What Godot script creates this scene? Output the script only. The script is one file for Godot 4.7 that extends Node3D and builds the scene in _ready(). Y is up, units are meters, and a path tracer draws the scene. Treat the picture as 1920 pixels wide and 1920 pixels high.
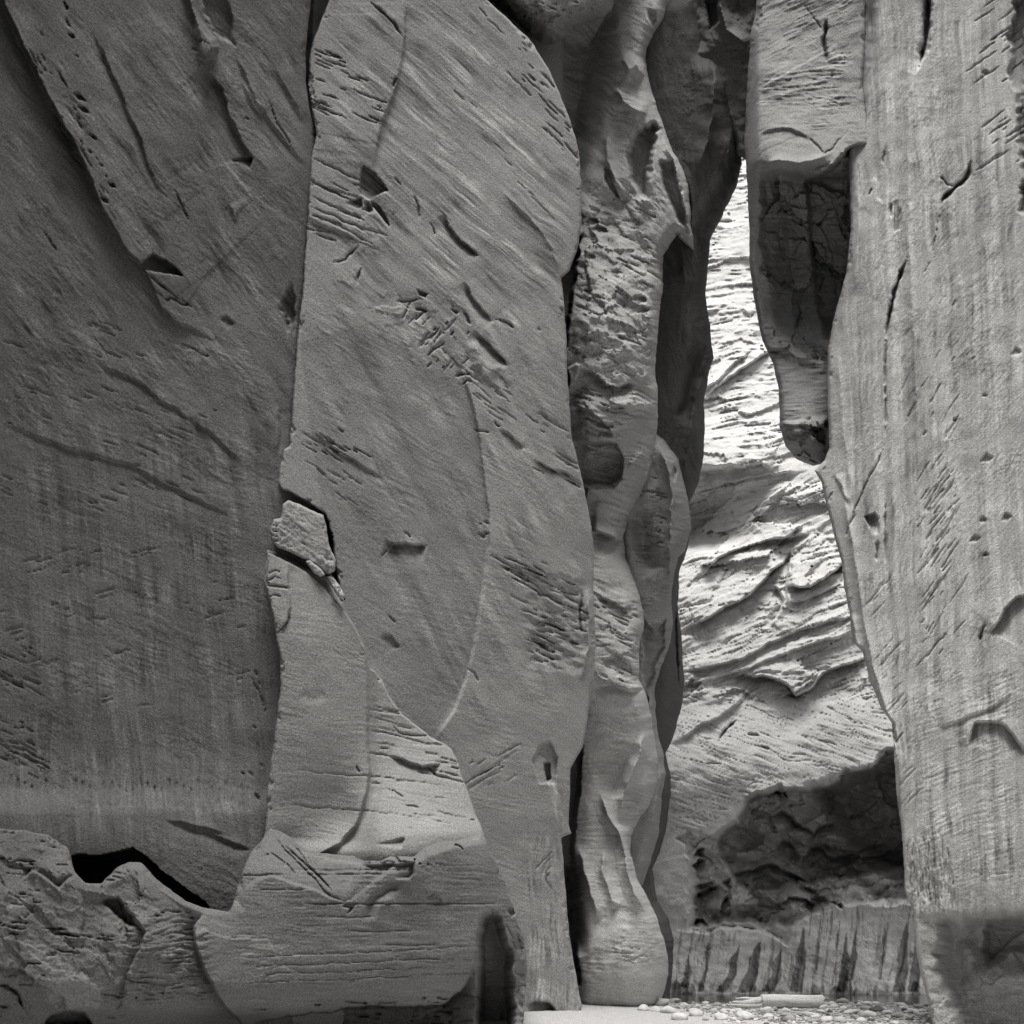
extends Node3D
# A slot canyon of pale sandstone, photographed in black and white under a soft sky.
# Rock masses are relief meshes: an outline and a depth table give the mass, then cracks, ledges,
# flutes, pits and bedding are worked into it in metres. A photograph pixel gives a direction from
# the camera, the depth tables (read from the ground contact of each mass) give the distance.

const F := 2059.0        # focal length in photograph pixels
const CX := 960.0
const HY := 1700.0       # the horizon line of the level, shifted lens
const EYE := 1.6
const STEP := 2.2        # grid spacing of the relief, in photograph pixels

static func ray(px: float, py: float) -> Vector3:
	return Vector3((px - CX) / F, (HY - py) / F, -1.0)

static func at(px: float, py: float, d: float) -> Vector3:
	return Vector3(0, EYE, 0) + ray(px, py) * d

static func nz(seed_: int, freq := 1.0, oct := 4, kind := FastNoiseLite.TYPE_SIMPLEX_SMOOTH) -> FastNoiseLite:
	var n := FastNoiseLite.new()
	n.noise_type = kind
	n.seed = seed_
	n.frequency = freq
	n.fractal_type = FastNoiseLite.FRACTAL_FBM if oct > 1 else FastNoiseLite.FRACTAL_NONE
	n.fractal_octaves = oct
	return n

static func pv(a: Array) -> PackedVector2Array:
	var r := PackedVector2Array()
	for i in range(0, a.size(), 2): r.append(Vector2(a[i], a[i + 1]))
	return r

class Rock extends RefCounted:
	var xs := PackedFloat32Array()
	var ys := PackedFloat32Array()
	var nx := 0
	var ny := 0
	var rel := PackedFloat32Array()     # relief towards the viewer, metres
	var col := PackedFloat32Array()     # albedo, linear
	var dep := PackedFloat32Array()     # base depth
	var outline := PackedVector2Array()
	var jn := FastNoiseLite.new()
	var seed_ := 1
	var tmp_d := PackedFloat32Array()
	var tmp_s := PackedFloat32Array()
	var bx0 := 0
	var bx1 := 0
	var by0 := 0
	var by1 := 0

	func lines(a: float, b: float, lo: float, hi: float, st: float) -> PackedFloat32Array:
		var r := PackedFloat32Array()
		var c := maxf(a, lo)
		var e := minf(b, hi)
		var g := st
		var low := []
		var q := c
		while q > a + 0.01:
			g = minf(g * 1.3, 90.0)
			q -= g
			low.push_front(maxf(q, a))
		for v in low: r.append(v)
		var n := maxi(1, int(ceil((e - c) / st)))
		for i in n + 1: r.append(c + (e - c) * i / n)
		g = st
		q = e
		while q < b - 0.01:
			g = minf(g * 1.3, 90.0)
			q += g
			r.append(minf(q, b))
		return r

	func wiggle(p: PackedVector2Array, amp: float, seg := 5.0, closed := false) -> PackedVector2Array:
		var r := PackedVector2Array()
		var n := p.size()
		var run := 0.0
		for i in (n if closed else n - 1):
			var a := p[i]
			var b := p[(i + 1) % n]
			var l := a.distance_to(b)
			var out := a.x < -60 or a.x > 1980 or a.y < -60 or a.y > 1980
			var k := maxi(1, int(l / (60.0 if out and l > 400.0 else seg)))
			var nn := (b - a).orthogonal().normalized()
			for j in k:
				var t := float(j) / k
				var q := a.lerp(b, t)
				var w := (jn.get_noise_2d(q.x, q.y) * 1.6 + jn.get_noise_2d(q.x * 4.3 + 77, q.y * 4.3) * 0.8) * amp
				if not closed and i == 0 and j == 0: w = 0
				r.append(q + nn * w)
			run += l
		if not closed: r.append(p[n - 1])
		return r

	func setup(outl: Array, jit: float, step: float, tx: Array, ty: Array, tv: Array, sd: int) -> void:
		seed_ = sd
		jn.seed = sd
		jn.frequency = 0.021
		jn.noise_type = FastNoiseLite.TYPE_SIMPLEX_SMOOTH
		jn.fractal_octaves = 3
		var p := PackedVector2Array()
		for i in range(0, outl.size(), 2): p.append(Vector2(outl[i], outl[i + 1]))
		outline = wiggle(p, jit, 5.0, true)
		var mn := outline[0]
		var mx := outline[0]
		for q in outline:
			mn = mn.min(q)
			mx = mx.max(q)
		xs = lines(mn.x - 3, mx.x + 3, -14, 1934, step)
		ys = lines(mn.y - 3, mx.y + 3, -14, 1934, step)
		nx = xs.size()
		ny = ys.size()
		rel.resize(nx * ny)
		col.resize(nx * ny)
		dep.resize(nx * ny)
		col.fill(1.0)
		for j in ny:
			var row := PackedFloat32Array()
			for c in tx.size():
				var cv := PackedFloat32Array()
				for r in ty.size(): cv.append(tv[r][c])
				row.append(curve(ty, cv, ys[j]))
			for i in nx: dep[j * nx + i] = curve(tx, row, xs[i])

	func curve(t: Array, v: PackedFloat32Array, x: float) -> float:
		var n := t.size()
		if n == 1 or x <= t[0]: return v[0]
		if x >= t[n - 1]: return v[n - 1]
		var k := 0
		while x > t[k + 1]: k += 1
		var dx: float = t[k + 1] - t[k]
		var u: float = (x - t[k]) / dx
		# monotone cubic: no overshoot between the table's values
		var d1 := (v[k + 1] - v[k]) / dx
		var m0 := d1
		var m1 := d1
		if k > 0:
			var d0: float = (v[k] - v[k - 1]) / (t[k] - t[k - 1])
			m0 = 0.0 if d0 * d1 <= 0.0 else 2.0 * d0 * d1 / (d0 + d1)
		if k < n - 2:
			var d2: float = (v[k + 2] - v[k + 1]) / (t[k + 2] - t[k + 1])
			m1 = 0.0 if d2 * d1 <= 0.0 else 2.0 * d2 * d1 / (d2 + d1)
		var u2 := u * u
		var u3 := u2 * u
		return v[k] * (2 * u3 - 3 * u2 + 1) + m0 * dx * (u3 - 2 * u2 + u) + v[k + 1] * (3 * u2 - 2 * u3) + m1 * dx * (u3 - u2)

	# general stone: swells, hollows, fine grain and bedding dipping by `dip` degrees (screen sense, down to the right)
	func stone(big: float, mid: float, fine: float, bed: float, dip: float, bedsize: float, tone: float, tvar: float) -> void:
		var n1 := FastNoiseLite.new()
		n1.noise_type = FastNoiseLite.TYPE_SIMPLEX_SMOOTH
		n1.seed = seed_ + 11
		n1.frequency = 0.45
		n1.fractal_octaves = 3
		var n2: FastNoiseLite = n1.duplicate()
		n2.seed = seed_ + 12
		n2.frequency = 2.2
		n2.fractal_octaves = 3
		var n3: FastNoiseLite = n1.duplicate()
		n3.seed = seed_ + 13
		n3.frequency = 14.0
		n3.fractal_octaves = 2
		var n4: FastNoiseLite = n1.duplicate()
		n4.seed = seed_ + 14
		n4.frequency = 1.0
		n4.fractal_octaves = 3
		var n5: FastNoiseLite = n1.duplicate()
		n5.seed = seed_ + 15
		n5.frequency = 0.8
		n5.fractal_octaves = 4
		var ca := cos(deg_to_rad(dip))
		var sa := sin(deg_to_rad(dip))
		for j in ny:
			var o := j * nx
			var py := ys[j]
			for i in nx:
				var px := xs[i]
				var d := dep[o + i]
				var k := d / F
				var X := (px - CX) * k
				var Y := (HY - py) * k
				var Z := -d
				var s := X * ca - Y * sa
				var t := X * sa + Y * ca
				t += n2.get_noise_2d(X * 0.35, Y * 0.35) * 0.16
				var b := n4.get_noise_3d(s * 0.55, t / bedsize, Z * 0.3)
				var b2 := n4.get_noise_3d(s * 1.6 + 31.0, t / (bedsize * 0.27), Z)
				var rough := clampf(0.55 + n2.get_noise_2d(X * 0.4 + 50.0, Y * 0.4) * 1.5, 0.12, 1.4)
				var g := n3.get_noise_3d(X, Y, Z)
				var g2 := n3.get_noise_3d(X * 3.1 + 9.0, Y * 3.1, Z * 3.1)
				rel[o + i] += big * n1.get_noise_3d(X, Y, Z) + mid * n2.get_noise_3d(X, Y, Z) + fine * rough * (g + 0.6 * g2) + bed * rough * (b * 0.8 + b2 * 0.5)
				var v := n5.get_noise_3d(X + 40.0, Y, Z)
				col[o + i] *= tone * (1.0 + tvar * (0.9 * v + 0.55 * b + 0.45 * b2 + 0.6 * g2 + 0.35 * g))

	func lo(a: PackedFloat32Array, v: float) -> int:
		return clampi(a.bsearch(v) - 1, 0, a.size() - 1)
	func hi(a: PackedFloat32Array, v: float) -> int:
		return clampi(a.bsearch(v), 0, a.size() - 1)

	func box(p: PackedVector2Array, band: float) -> void:
		var mn := p[0]
		var mx := p[0]
		for q in p:
			mn = mn.min(q)
			mx = mx.max(q)
		bx0 = lo(xs, mn.x - band)
		bx1 = hi(xs, mx.x + band)
		by0 = lo(ys, mn.y - band)
		by1 = hi(ys, mx.y + band)

	# distance to a polyline within `band` px into tmp_d, its side into tmp_s, and the run along it (0..1) into tmp_t
	var tmp_t := PackedFloat32Array()
	func field(p: PackedVector2Array, band: float, closed := false) -> void:
		box(p, band)
		var w := bx1 - bx0 + 1
		var h := by1 - by0 + 1
		tmp_d.resize(w * h)
		tmp_s.resize(w * h)
		tmp_t.resize(w * h)
		tmp_d.fill(1e9)
		var n := p.size()
		var m := n if closed else n - 1
		for i in m:
			var a := p[i]
			var b := p[(i + 1) % n]
			var ab := b - a
			var l2 := maxf(ab.length_squared(), 1e-6)
			var i0 := lo(xs, minf(a.x, b.x) - band)
			var i1 := hi(xs, maxf(a.x, b.x) + band)
			var j0 := lo(ys, minf(a.y, b.y) - band)
			var j1 := hi(ys, maxf(a.y, b.y) + band)
			for j in range(j0, j1 + 1):
				var qy := ys[j] - a.y
				var o := (j - by0) * w - bx0
				for k in range(i0, i1 + 1):
					var qx := xs[k] - a.x
					var t := clampf((qx * ab.x + qy * ab.y) / l2, 0.0, 1.0)
					var ex := qx - ab.x * t
					var ey := qy - ab.y * t
					var d := ex * ex + ey * ey
					if d < tmp_d[o + k]:
						tmp_d[o + k] = d
						tmp_s[o + k] = ab.x * qy - ab.y * qx
						tmp_t[o + k] = (i + t) / m

	# a groove: w half-width in px, h depth in metres; thins out at its ends
	func crack(a: Array, w: float, h: float, wig := 1.5) -> void:
		var p := PackedVector2Array()
		for i in range(0, a.size(), 2): p.append(Vector2(a[i], a[i + 1]))
		p = wiggle(p, wig, 6.0)
		var band := w * 2.4
		field(p, band)
		var wd := bx1 - bx0 + 1
		for j in range(by0, by1 + 1):
			for i in range(bx0, bx1 + 1):
				var q := (j - by0) * wd + i - bx0
				if tmp_d[q] < band * band:
					var t := tmp_t[q]
					var e := clampf(minf(t, 1.0 - t) * 5.0, 0.15, 1.0)
					var ww := w * e * (0.75 + 0.7 * jn.get_noise_2d(xs[i] * 1.7 + 300, ys[j] * 1.7))
					if ww > 0.05: rel[j * nx + i] -= h * e * exp(-tmp_d[q] / (ww * ww))

	# a step: the side `side` (+1 lower/right of travel, -1 the other) stands proud by h at the line and fades over `fall` px;
	# the other side sinks by h2, fading over `fall2`
	func ledge(a: Array, side: float, h: float, fall: float, h2 := 0.0, fall2 := 20.0, wig := 2.0, ends := 6.0) -> void:
		var p := PackedVector2Array()
		for i in range(0, a.size(), 2): p.append(Vector2(a[i], a[i + 1]))
		p = wiggle(p, wig, 6.0)
		var band := maxf(fall, fall2) * 2.2
		field(p, band)
		var wd := bx1 - bx0 + 1
		for j in range(by0, by1 + 1):
			for i in range(bx0, bx1 + 1):
				var q := (j - by0) * wd + i - bx0
				if tmp_d[q] < band * band:
					var t := tmp_t[q]
					var e := clampf(minf(t, 1.0 - t) * ends, 0.0, 1.0)
					if t <= 0.0 or t >= 1.0: e = 0.0
					var d := sqrt(tmp_d[q])
					var up := tmp_s[q] * side > 0.0
					if up: rel[j * nx + i] += h * e * exp(-d / fall) * clampf(d / 2.0, 0.3, 1.0)
					elif h2 != 0.0: rel[j * nx + i] -= h2 * e * exp(-d / fall2) * clampf(d / 2.0, 0.3, 1.0)

	# a sloping top: from the line the surface leans back on one side, reaching `depth` metres at `width` px
	func bevel(a: Array, side: float, depth: float, width: float) -> void:
		var p := PackedVector2Array()
		for i in range(0, a.size(), 2): p.append(Vector2(a[i], a[i + 1]))
		p = wiggle(p, 2.0, 6.0)
		field(p, width)
		var wd := bx1 - bx0 + 1
		for j in range(by0, by1 + 1):
			for i in range(bx0, bx1 + 1):
				var q := (j - by0) * wd + i - bx0
				if tmp_d[q] < width * width and tmp_s[q] * side > 0.0 and tmp_t[q] > 0.0 and tmp_t[q] < 1.0:
					var e := clampf(minf(tmp_t[q], 1.0 - tmp_t[q]) * 8.0, 0.0, 1.0)
					rel[j * nx + i] -= depth * e * sqrt(tmp_d[q]) / width

	# a rounded ridge (h > 0) or flute (h < 0)
	func ridge(a: Array, w: float, h: float, wig := 2.0) -> void:
		var p := PackedVector2Array()
		for i in range(0, a.size(), 2): p.append(Vector2(a[i], a[i + 1]))
		p = wiggle(p, wig, 8.0)
		var band := w * 2.4
		field(p, band)
		var wd := bx1 - bx0 + 1
		for j in range(by0, by1 + 1):
			for i in range(bx0, bx1 + 1):
				var q := (j - by0) * wd + i - bx0
				if tmp_d[q] < band * band:
					var t := tmp_t[q]
					var e := smoothstep(0.0, 1.0, clampf(minf(t, 1.0 - t) * 5.0, 0.1, 1.0))
					rel[j * nx + i] += h * e * (exp(-sqrt(tmp_d[q]) / (w * 0.8)) if h > 0.0 else exp(-tmp_d[q] / (w * w)))

	# mask of a polygon with an edge softened over w px (inside) into tmp_t; noisy edge
	func mask(a: Array, w: float, wig: float) -> void:
		var p := PackedVector2Array()
		for i in range(0, a.size(), 2): p.append(Vector2(a[i], a[i + 1]))
		p = wiggle(p, wig, 6.0, true)
		field(p, w, true)
		var wd := bx1 - bx0 + 1
		var inn := fill(p, by0, by1, bx0, bx1)
		for j in range(by0, by1 + 1):
			for i in range(bx0, bx1 + 1):
				var q := (j - by0) * wd + i - bx0
				if inn[q] == 1:
					tmp_t[q] = clampf(sqrt(tmp_d[q]) / w, 0.0, 1.0) if tmp_d[q] < 1e8 else 1.0
				else: tmp_t[q] = 0.0

	# which grid points lie inside a closed line: crossings of every grid row, sorted
	func fill(p: PackedVector2Array, j0: int, j1: int, i0: int, i1: int) -> PackedByteArray:
		var w := i1 - i0 + 1
		var out := PackedByteArray()
		out.resize(w * (j1 - j0 + 1))
		var rows: Array[PackedFloat32Array] = []
		for j in j1 - j0 + 1: rows.append(PackedFloat32Array())
		var n := p.size()
		for k in n:
			var a := p[k]
			var b := p[(k + 1) % n]
			if a.y == b.y: continue
			if a.y > b.y:
				var c := a
				a = b
				b = c
			var j := maxi(j0, ys.bsearch(a.y))
			while j <= j1 and ys[j] < b.y:
				if ys[j] >= a.y: rows[j - j0].append(a.x + (b.x - a.x) * (ys[j] - a.y) / (b.y - a.y))
				j += 1
		for j in j1 - j0 + 1:
			var r := rows[j]
			r.sort()
			for k in range(0, r.size() - 1, 2):
				var i := maxi(i0, xs.bsearch(r[k]))
				while i <= i1 and xs[i] < r[k + 1]:
					out[j * w + i - i0] = 1
					i += 1
		return out

	func patch(a: Array, h: float, w := 4.0, wig := 2.0) -> void:
		mask(a, w, wig)
		var wd := bx1 - bx0 + 1
		for j in range(by0, by1 + 1):
			for i in range(bx0, bx1 + 1):
				var m := tmp_t[(j - by0) * wd + i - bx0]
				if m > 0.0: rel[j * nx + i] += h * m * m * (3.0 - 2.0 * m)

	# a scar where a flake broke out: deepest along the edge (p0..p1) and rising to nothing over the polygon's far side
	func scar(a: Array, ex: float, ey: float, len_: float, h: float, wig := 1.5) -> void:
		mask(a, 2.5, wig)
		var wd := bx1 - bx0 + 1
		var dir := Vector2(ex, ey).normalized()
		var far := -1e9
		for i in range(0, a.size(), 2): far = maxf(far, Vector2(a[i], a[i + 1]).dot(dir))
		for j in range(by0, by1 + 1):
			for i in range(bx0, bx1 + 1):
				var m := tmp_t[(j - by0) * wd + i - bx0]
				if m > 0.0:
					var u := clampf(1.0 - (far - Vector2(xs[i], ys[j]).dot(dir)) / len_, 0.0, 1.0)
					rel[j * nx + i] -= h * m * u

	# stain, bleach and painted light alike: multiplies the albedo inside the polygon, edge softened over w and broken up by grain
	func tint(a: Array, mul: float, w := 12.0, wig := 5.0, grain := 0.6) -> void:
		mask(a, w, wig)
		var wd := bx1 - bx0 + 1
		for j in range(by0, by1 + 1):
			for i in range(bx0, bx1 + 1):
				var m := tmp_t[(j - by0) * wd + i - bx0]
				if m > 0.0:
					var g := jn.get_noise_2d(xs[i] * 6.0, ys[j] * 6.0) + 0.6 * jn.get_noise_2d(xs[i] * 17.0, ys[j] * 17.0)
					m = clampf(m * (1.0 + grain) - grain * (0.5 - g), 0.0, 1.0)
					col[j * nx + i] *= lerpf(1.0, mul, m)

	func line_tint(a: Array, w: float, mul: float, wig := 1.5) -> void:
		var p := PackedVector2Array()
		for i in range(0, a.size(), 2): p.append(Vector2(a[i], a[i + 1]))
		p = wiggle(p, wig, 6.0)
		var band := w * 2.2
		field(p, band)
		var wd := bx1 - bx0 + 1
		for j in range(by0, by1 + 1):
			for i in range(bx0, bx1 + 1):
				var q := (j - by0) * wd + i - bx0
				if tmp_d[q] < band * band:
					var t := tmp_t[q]
					var e := clampf(minf(t, 1.0 - t) * 6.0, 0.0, 1.0) * clampf(0.7 + 1.2 * jn.get_noise_2d(xs[i] * 3.0, ys[j] * 3.0), 0.0, 1.0)
					col[j * nx + i] *= lerpf(1.0, mul, e * exp(-tmp_d[q] / (w * w)))

	# gashes along the bedding, inside a polygon: thin dashes that gather in drifts; dip in degrees, size across in px, elongation
	func gash(a: Array, dip: float, size: float, long: float, h: float, cut := 0.15, w := 25.0, sd := 0) -> void:
		mask(a, w, 8.0)
		var n := FastNoiseLite.new()
		n.noise_type = FastNoiseLite.TYPE_SIMPLEX_SMOOTH
		n.seed = seed_ + 200 + sd
		n.frequency = 0.5 / size
		n.fractal_octaves = 2
		var ca := cos(deg_to_rad(dip))
		var sa := sin(deg_to_rad(dip))
		var wd := bx1 - bx0 + 1
		for j in range(by0, by1 + 1):
			for i in range(bx0, bx1 + 1):
				var m := tmp_t[(j - by0) * wd + i - bx0]
				if m > 0.0:
					var c := jn.get_noise_2d(xs[i] * 0.9 + sd * 31.0, ys[j] * 0.9) * 0.5
					var wob := jn.get_noise_2d(xs[i] * 0.2, ys[j] * 0.2 + 90.0) * 16.0
					var s := xs[i] * ca + ys[j] * sa
					var t := -xs[i] * sa + ys[j] * ca + wob
					var v := n.get_noise_2d(s / long, t) - cut + c - 0.35 * (1.0 - m)
					if v > 0.0: rel[j * nx + i] -= h * minf(v * 2.6, 1.0)

	# separate fine cracks scattered along the bedding inside a polygon, in loose sheaves
	func strokes(a: Array, dip: float, count: int, length: float, w: float, h: float, sd := 0) -> void:
		var p := PackedVector2Array()
		for i in range(0, a.size(), 2): p.append(Vector2(a[i], a[i + 1]))
		var mn := p[0]
		var mx := p[0]
		for q in p:
			mn = mn.min(q)
			mx = mx.max(q)
		var rng := RandomNumberGenerator.new()
		rng.seed = seed_ * 131 + sd
		var tries := 0
		var made := 0
		var c := Vector2.ZERO
		while made < count and tries < count * 12:
			tries += 1
			if made % 4 == 0 or rng.randf() < 0.2: c = Vector2(rng.randf_range(mn.x, mx.x), rng.randf_range(mn.y, mx.y))
			else: c += Vector2(rng.randf_range(-1.2, 1.2) * length, rng.randf_range(-0.5, 0.5) * length)
			if not Geometry2D.is_point_in_polygon(c, p): continue
			made += 1
			var an := deg_to_rad(dip + rng.randf_range(-5, 5))
			var d := Vector2(cos(an), sin(an)) * length * lerpf(0.15, 1.1, pow(rng.randf(), 1.8))
			var k := d.orthogonal() * rng.randf_range(-0.06, 0.06)
			crack([c.x - d.x, c.y - d.y, c.x + k.x, c.y + k.y, c.x + d.x, c.y + d.y], w * rng.randf_range(0.7, 1.3), h * rng.randf_range(0.4, 1.2), 1.2)

	# hairline breaks along the bedding: long thin cracks that come and go; size px between lines, length px, depth h
	func dash(a: Array, dip: float, size: float, length: float, h: float, cut := 0.1, w := 25.0, sd := 0, thin := 0.1) -> void:
		mask(a, w, 8.0)
		var n := FastNoiseLite.new()
		n.noise_type = FastNoiseLite.TYPE_SIMPLEX_SMOOTH
		n.seed = seed_ + 800 + sd
		n.frequency = 0.5
		n.fractal_type = FastNoiseLite.FRACTAL_NONE
		var n2: FastNoiseLite = n.duplicate()
		n2.seed = seed_ + 900 + sd
		var ca := cos(deg_to_rad(dip))
		var sa := sin(deg_to_rad(dip))
		var wd := bx1 - bx0 + 1
		for j in range(by0, by1 + 1):
			for i in range(bx0, bx1 + 1):
				var m := tmp_t[(j - by0) * wd + i - bx0]
				if m > 0.0:
					var c := jn.get_noise_2d(xs[i] * 0.7 + sd * 31.0, ys[j] * 0.7) * 0.8 - 0.5 * (1.0 - m)
					var s := xs[i] * ca + ys[j] * sa
					var t := -xs[i] * sa + ys[j] * ca + jn.get_noise_2d(xs[i] * 0.25, ys[j] * 0.25 + 90.0) * 16.0
					var g := n2.get_noise_2d(s / length, t / (size * 1.2)) - cut + c
					if g <= 0.0: continue
					var v := absf(n.get_noise_2d(s / (length * 1.7), t / size))
					var e := clampf(g * 4.0, 0.0, 1.0)
					if v < thin * e: rel[j * nx + i] -= h * e * (1.0 - v / (thin * e))

	# thin beds weathered in and out: size px across, `long` times as long; h relief, tone change of colour
	func beds(a: Array, dip: float, size: float, long: float, h: float, tone: float, bend := 14.0, w := 25.0, sd := 0) -> void:
		mask(a, w, 6.0)
		var n := FastNoiseLite.new()
		n.noise_type = FastNoiseLite.TYPE_SIMPLEX_SMOOTH
		n.seed = seed_ + 600 + sd
		n.frequency = 0.5 / size
		n.fractal_octaves = 4
		n.fractal_gain = 0.72
		var ca := cos(deg_to_rad(dip))
		var sa := sin(deg_to_rad(dip))
		var wd := bx1 - bx0 + 1
		for j in range(by0, by1 + 1):
			for i in range(bx0, bx1 + 1):
				var m := tmp_t[(j - by0) * wd + i - bx0]
				if m > 0.0:
					var t := -xs[i] * sa + ys[j] * ca + jn.get_noise_2d(xs[i] * 0.22, ys[j] * 0.22 + 40.0) * bend
					var v := n.get_noise_2d((xs[i] * ca + ys[j] * sa) / long, t)
					var c := clampf(0.7 + jn.get_noise_2d(xs[i] * 0.5 + 60.0, ys[j] * 0.5) * 1.2, 0.2, 1.3) * m
					rel[j * nx + i] += h * c * v
					col[j * nx + i] *= clampf(1.0 + tone * 5.0 * c * v, 0.45, 1.5)

	# broken, angular facets: size px, relief h, stretched along dip
	func facet(a: Array, size: float, h: float, dip := 0.0, long := 1.0, w := 25.0, sd := 0, plates := false) -> void:
		mask(a, w, 6.0)
		var n := FastNoiseLite.new()
		n.noise_type = FastNoiseLite.TYPE_CELLULAR
		n.cellular_return_type = FastNoiseLite.RETURN_CELL_VALUE if plates else FastNoiseLite.RETURN_DISTANCE2_SUB
		n.cellular_distance_function = FastNoiseLite.DISTANCE_EUCLIDEAN
		n.cellular_jitter = 1.0
		n.seed = seed_ + 400 + sd
		n.frequency = 0.5 / size
		n.fractal_type = FastNoiseLite.FRACTAL_FBM
		n.fractal_octaves = 2
		n.fractal_gain = 0.35
		n.domain_warp_enabled = true
		n.domain_warp_amplitude = size * 0.9
		n.domain_warp_frequency = 0.35 / size
		var ca := cos(deg_to_rad(dip))
		var sa := sin(deg_to_rad(dip))
		var wd := bx1 - bx0 + 1
		for j in range(by0, by1 + 1):
			for i in range(bx0, bx1 + 1):
				var m := tmp_t[(j - by0) * wd + i - bx0]
				if m > 0.0:
					var s := xs[i] * ca + ys[j] * sa
					var t := -xs[i] * sa + ys[j] * ca
					rel[j * nx + i] += h * m * n.get_noise_2d(s / long, t)

	# random broken pits: count, half size px, aspect, tilt
	func pits(a: Array, count: int, size: float, aspect: float, dip: float, h: float, sd := 0) -> void:
		var p := PackedVector2Array()
		for i in range(0, a.size(), 2): p.append(Vector2(a[i], a[i + 1]))
		var mn := p[0]
		var mx := p[0]
		for q in p:
			mn = mn.min(q)
			mx = mx.max(q)
		var rng := RandomNumberGenerator.new()
		rng.seed = seed_ * 77 + sd
		for c in count:
			var q := Vector2(rng.randf_range(mn.x, mx.x), rng.randf_range(mn.y, mx.y))
			var s := size * rng.randf_range(0.4, 1.5)
			var an := deg_to_rad(dip + rng.randf_range(-14, 14))
			var hh := h * rng.randf_range(0.4, 1.2)
			if not Geometry2D.is_point_in_polygon(q, p): continue
			var ca := cos(an)
			var sa := sin(an)
			var l := s * aspect
			for j in range(lo(ys, q.y - l), hi(ys, q.y + l) + 1):
				for i in range(lo(xs, q.x - l), hi(xs, q.x + l) + 1):
					var ux := xs[i] - q.x
					var uy := ys[j] - q.y
					var u := (ux * ca + uy * sa) / l
					var v := (-ux * sa + uy * ca) / s
					v += 0.35 * jn.get_noise_2d(xs[i] * 4.0, ys[j] * 4.0)
					var r := u * u + v * v
					if r < 1.0: rel[j * nx + i] -= hh * (1.0 - r) * (0.5 + 0.5 * clampf(1.0 - v, 0.0, 1.6))

	# the finished mesh: rw, rd round the rim over rw px by rd metres; back is how far the mass reaches behind its rim
	func mesh(rw: float, rd: float, back: float, inset := 14.0, chip := 0.05) -> ArrayMesh:
		var n := nx * ny
		var inside := fill(outline, 0, ny - 1, 0, nx - 1)
		# distance to the rim
		var near := PackedVector2Array()
		near.resize(n)
		var dist := PackedFloat32Array()
		dist.resize(n)
		dist.fill(1e9)
		var m := outline.size()
		for s in m:
			var a := outline[s]
			var b := outline[(s + 1) % m]
			var ab := b - a
			var l2 := maxf(ab.length_squared(), 1e-6)
			var far_out := a.x < -20 or a.x > 1940 or a.y < -20 or a.y > 1940
			var band := 130.0 if far_out else maxf(rw, 6.0)
			for j in range(lo(ys, minf(a.y, b.y) - band), hi(ys, maxf(a.y, b.y) + band) + 1):
				var qy := ys[j] - a.y
				for i in range(lo(xs, minf(a.x, b.x) - band), hi(xs, maxf(a.x, b.x) + band) + 1):
					var qx := xs[i] - a.x
					var t := clampf((qx * ab.x + qy * ab.y) / l2, 0.0, 1.0)
					var ex := qx - ab.x * t
					var ey := qy - ab.y * t
					var d := ex * ex + ey * ey
					var o := j * nx + i
					if d < dist[o]:
						dist[o] = d
						near[o] = Vector2(a.x + ab.x * t, a.y + ab.y * t)
		var vid := PackedInt32Array()
		vid.resize(n)
		vid.fill(-1)
		var V := PackedVector3Array()
		var C := PackedColorArray()
		var P := PackedVector2Array()
		var I := PackedInt32Array()
		var N := PackedVector3Array()
		var edges := {}
		for j in ny - 1:
			for i in nx - 1:
				var o := j * nx + i
				if inside[o] + inside[o + 1] + inside[o + nx] + inside[o + nx + 1] == 0: continue
				for e in [o, o + 1, o + nx, o + nx + 1]:
					if vid[e] >= 0: continue
					vid[e] = V.size()
					var q := Vector2(xs[e % nx], ys[e / nx])
					var dd := 0.0
					if inside[e] == 0: q = near[e]
					else: dd = sqrt(dist[e])
					var d := dep[e] - rel[e]
					if dd < rw:
						var u := 1.0 - dd / rw
						d += rd * (1.0 - sqrt(maxf(0.0, 1.0 - u * u)))
					if dd < 16.0 and chip > 0.0:
						var cn := jn.get_noise_2d(q.x * 0.9 + 500.0, q.y * 0.9) + 0.35 * jn.get_noise_2d(q.x * 4.0, q.y * 4.0 + 70.0) - 0.22 - dd * 0.03
						if cn > 0.0: d += chip * minf(ceilf(cn * 7.0) / 3.0, 1.0)
					V.append(Vector3((q.x - CX) / F * d, EYE + (HY - q.y) / F * d, -d))
					var c := clampf(col[e] * 1.45, 0.02, 0.95)
					C.append(Color(c * 1.010, c, c * 0.988))
					P.append(q)
				var a0 := vid[o]
				var a1 := vid[o + 1]
				var a2 := vid[o + nx + 1]
				var a3 := vid[o + nx]
				if (V[a0] - V[a2]).length_squared() < (V[a1] - V[a3]).length_squared():
					I.append_array(PackedInt32Array([a0, a1, a2, a0, a2, a3]))
				else:
					I.append_array(PackedInt32Array([a0, a1, a3, a1, a2, a3]))
				# rim edges: those next to a cell that is left out
				if j == 0 or inside[o - nx] + inside[o - nx + 1] + inside[o] + inside[o + 1] == 0: edges[Vector2i(a0, a1)] = 1
				if j == ny - 2 or inside[o + nx] + inside[o + nx + 1] + inside[mini(o + 2 * nx, n - 2)] + inside[mini(o + 2 * nx + 1, n - 1)] == 0: edges[Vector2i(a2, a3)] = 1
				if i == 0 or inside[o - 1] + inside[o + nx - 1] + inside[o] + inside[o + nx] == 0: edges[Vector2i(a3, a0)] = 1
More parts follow.
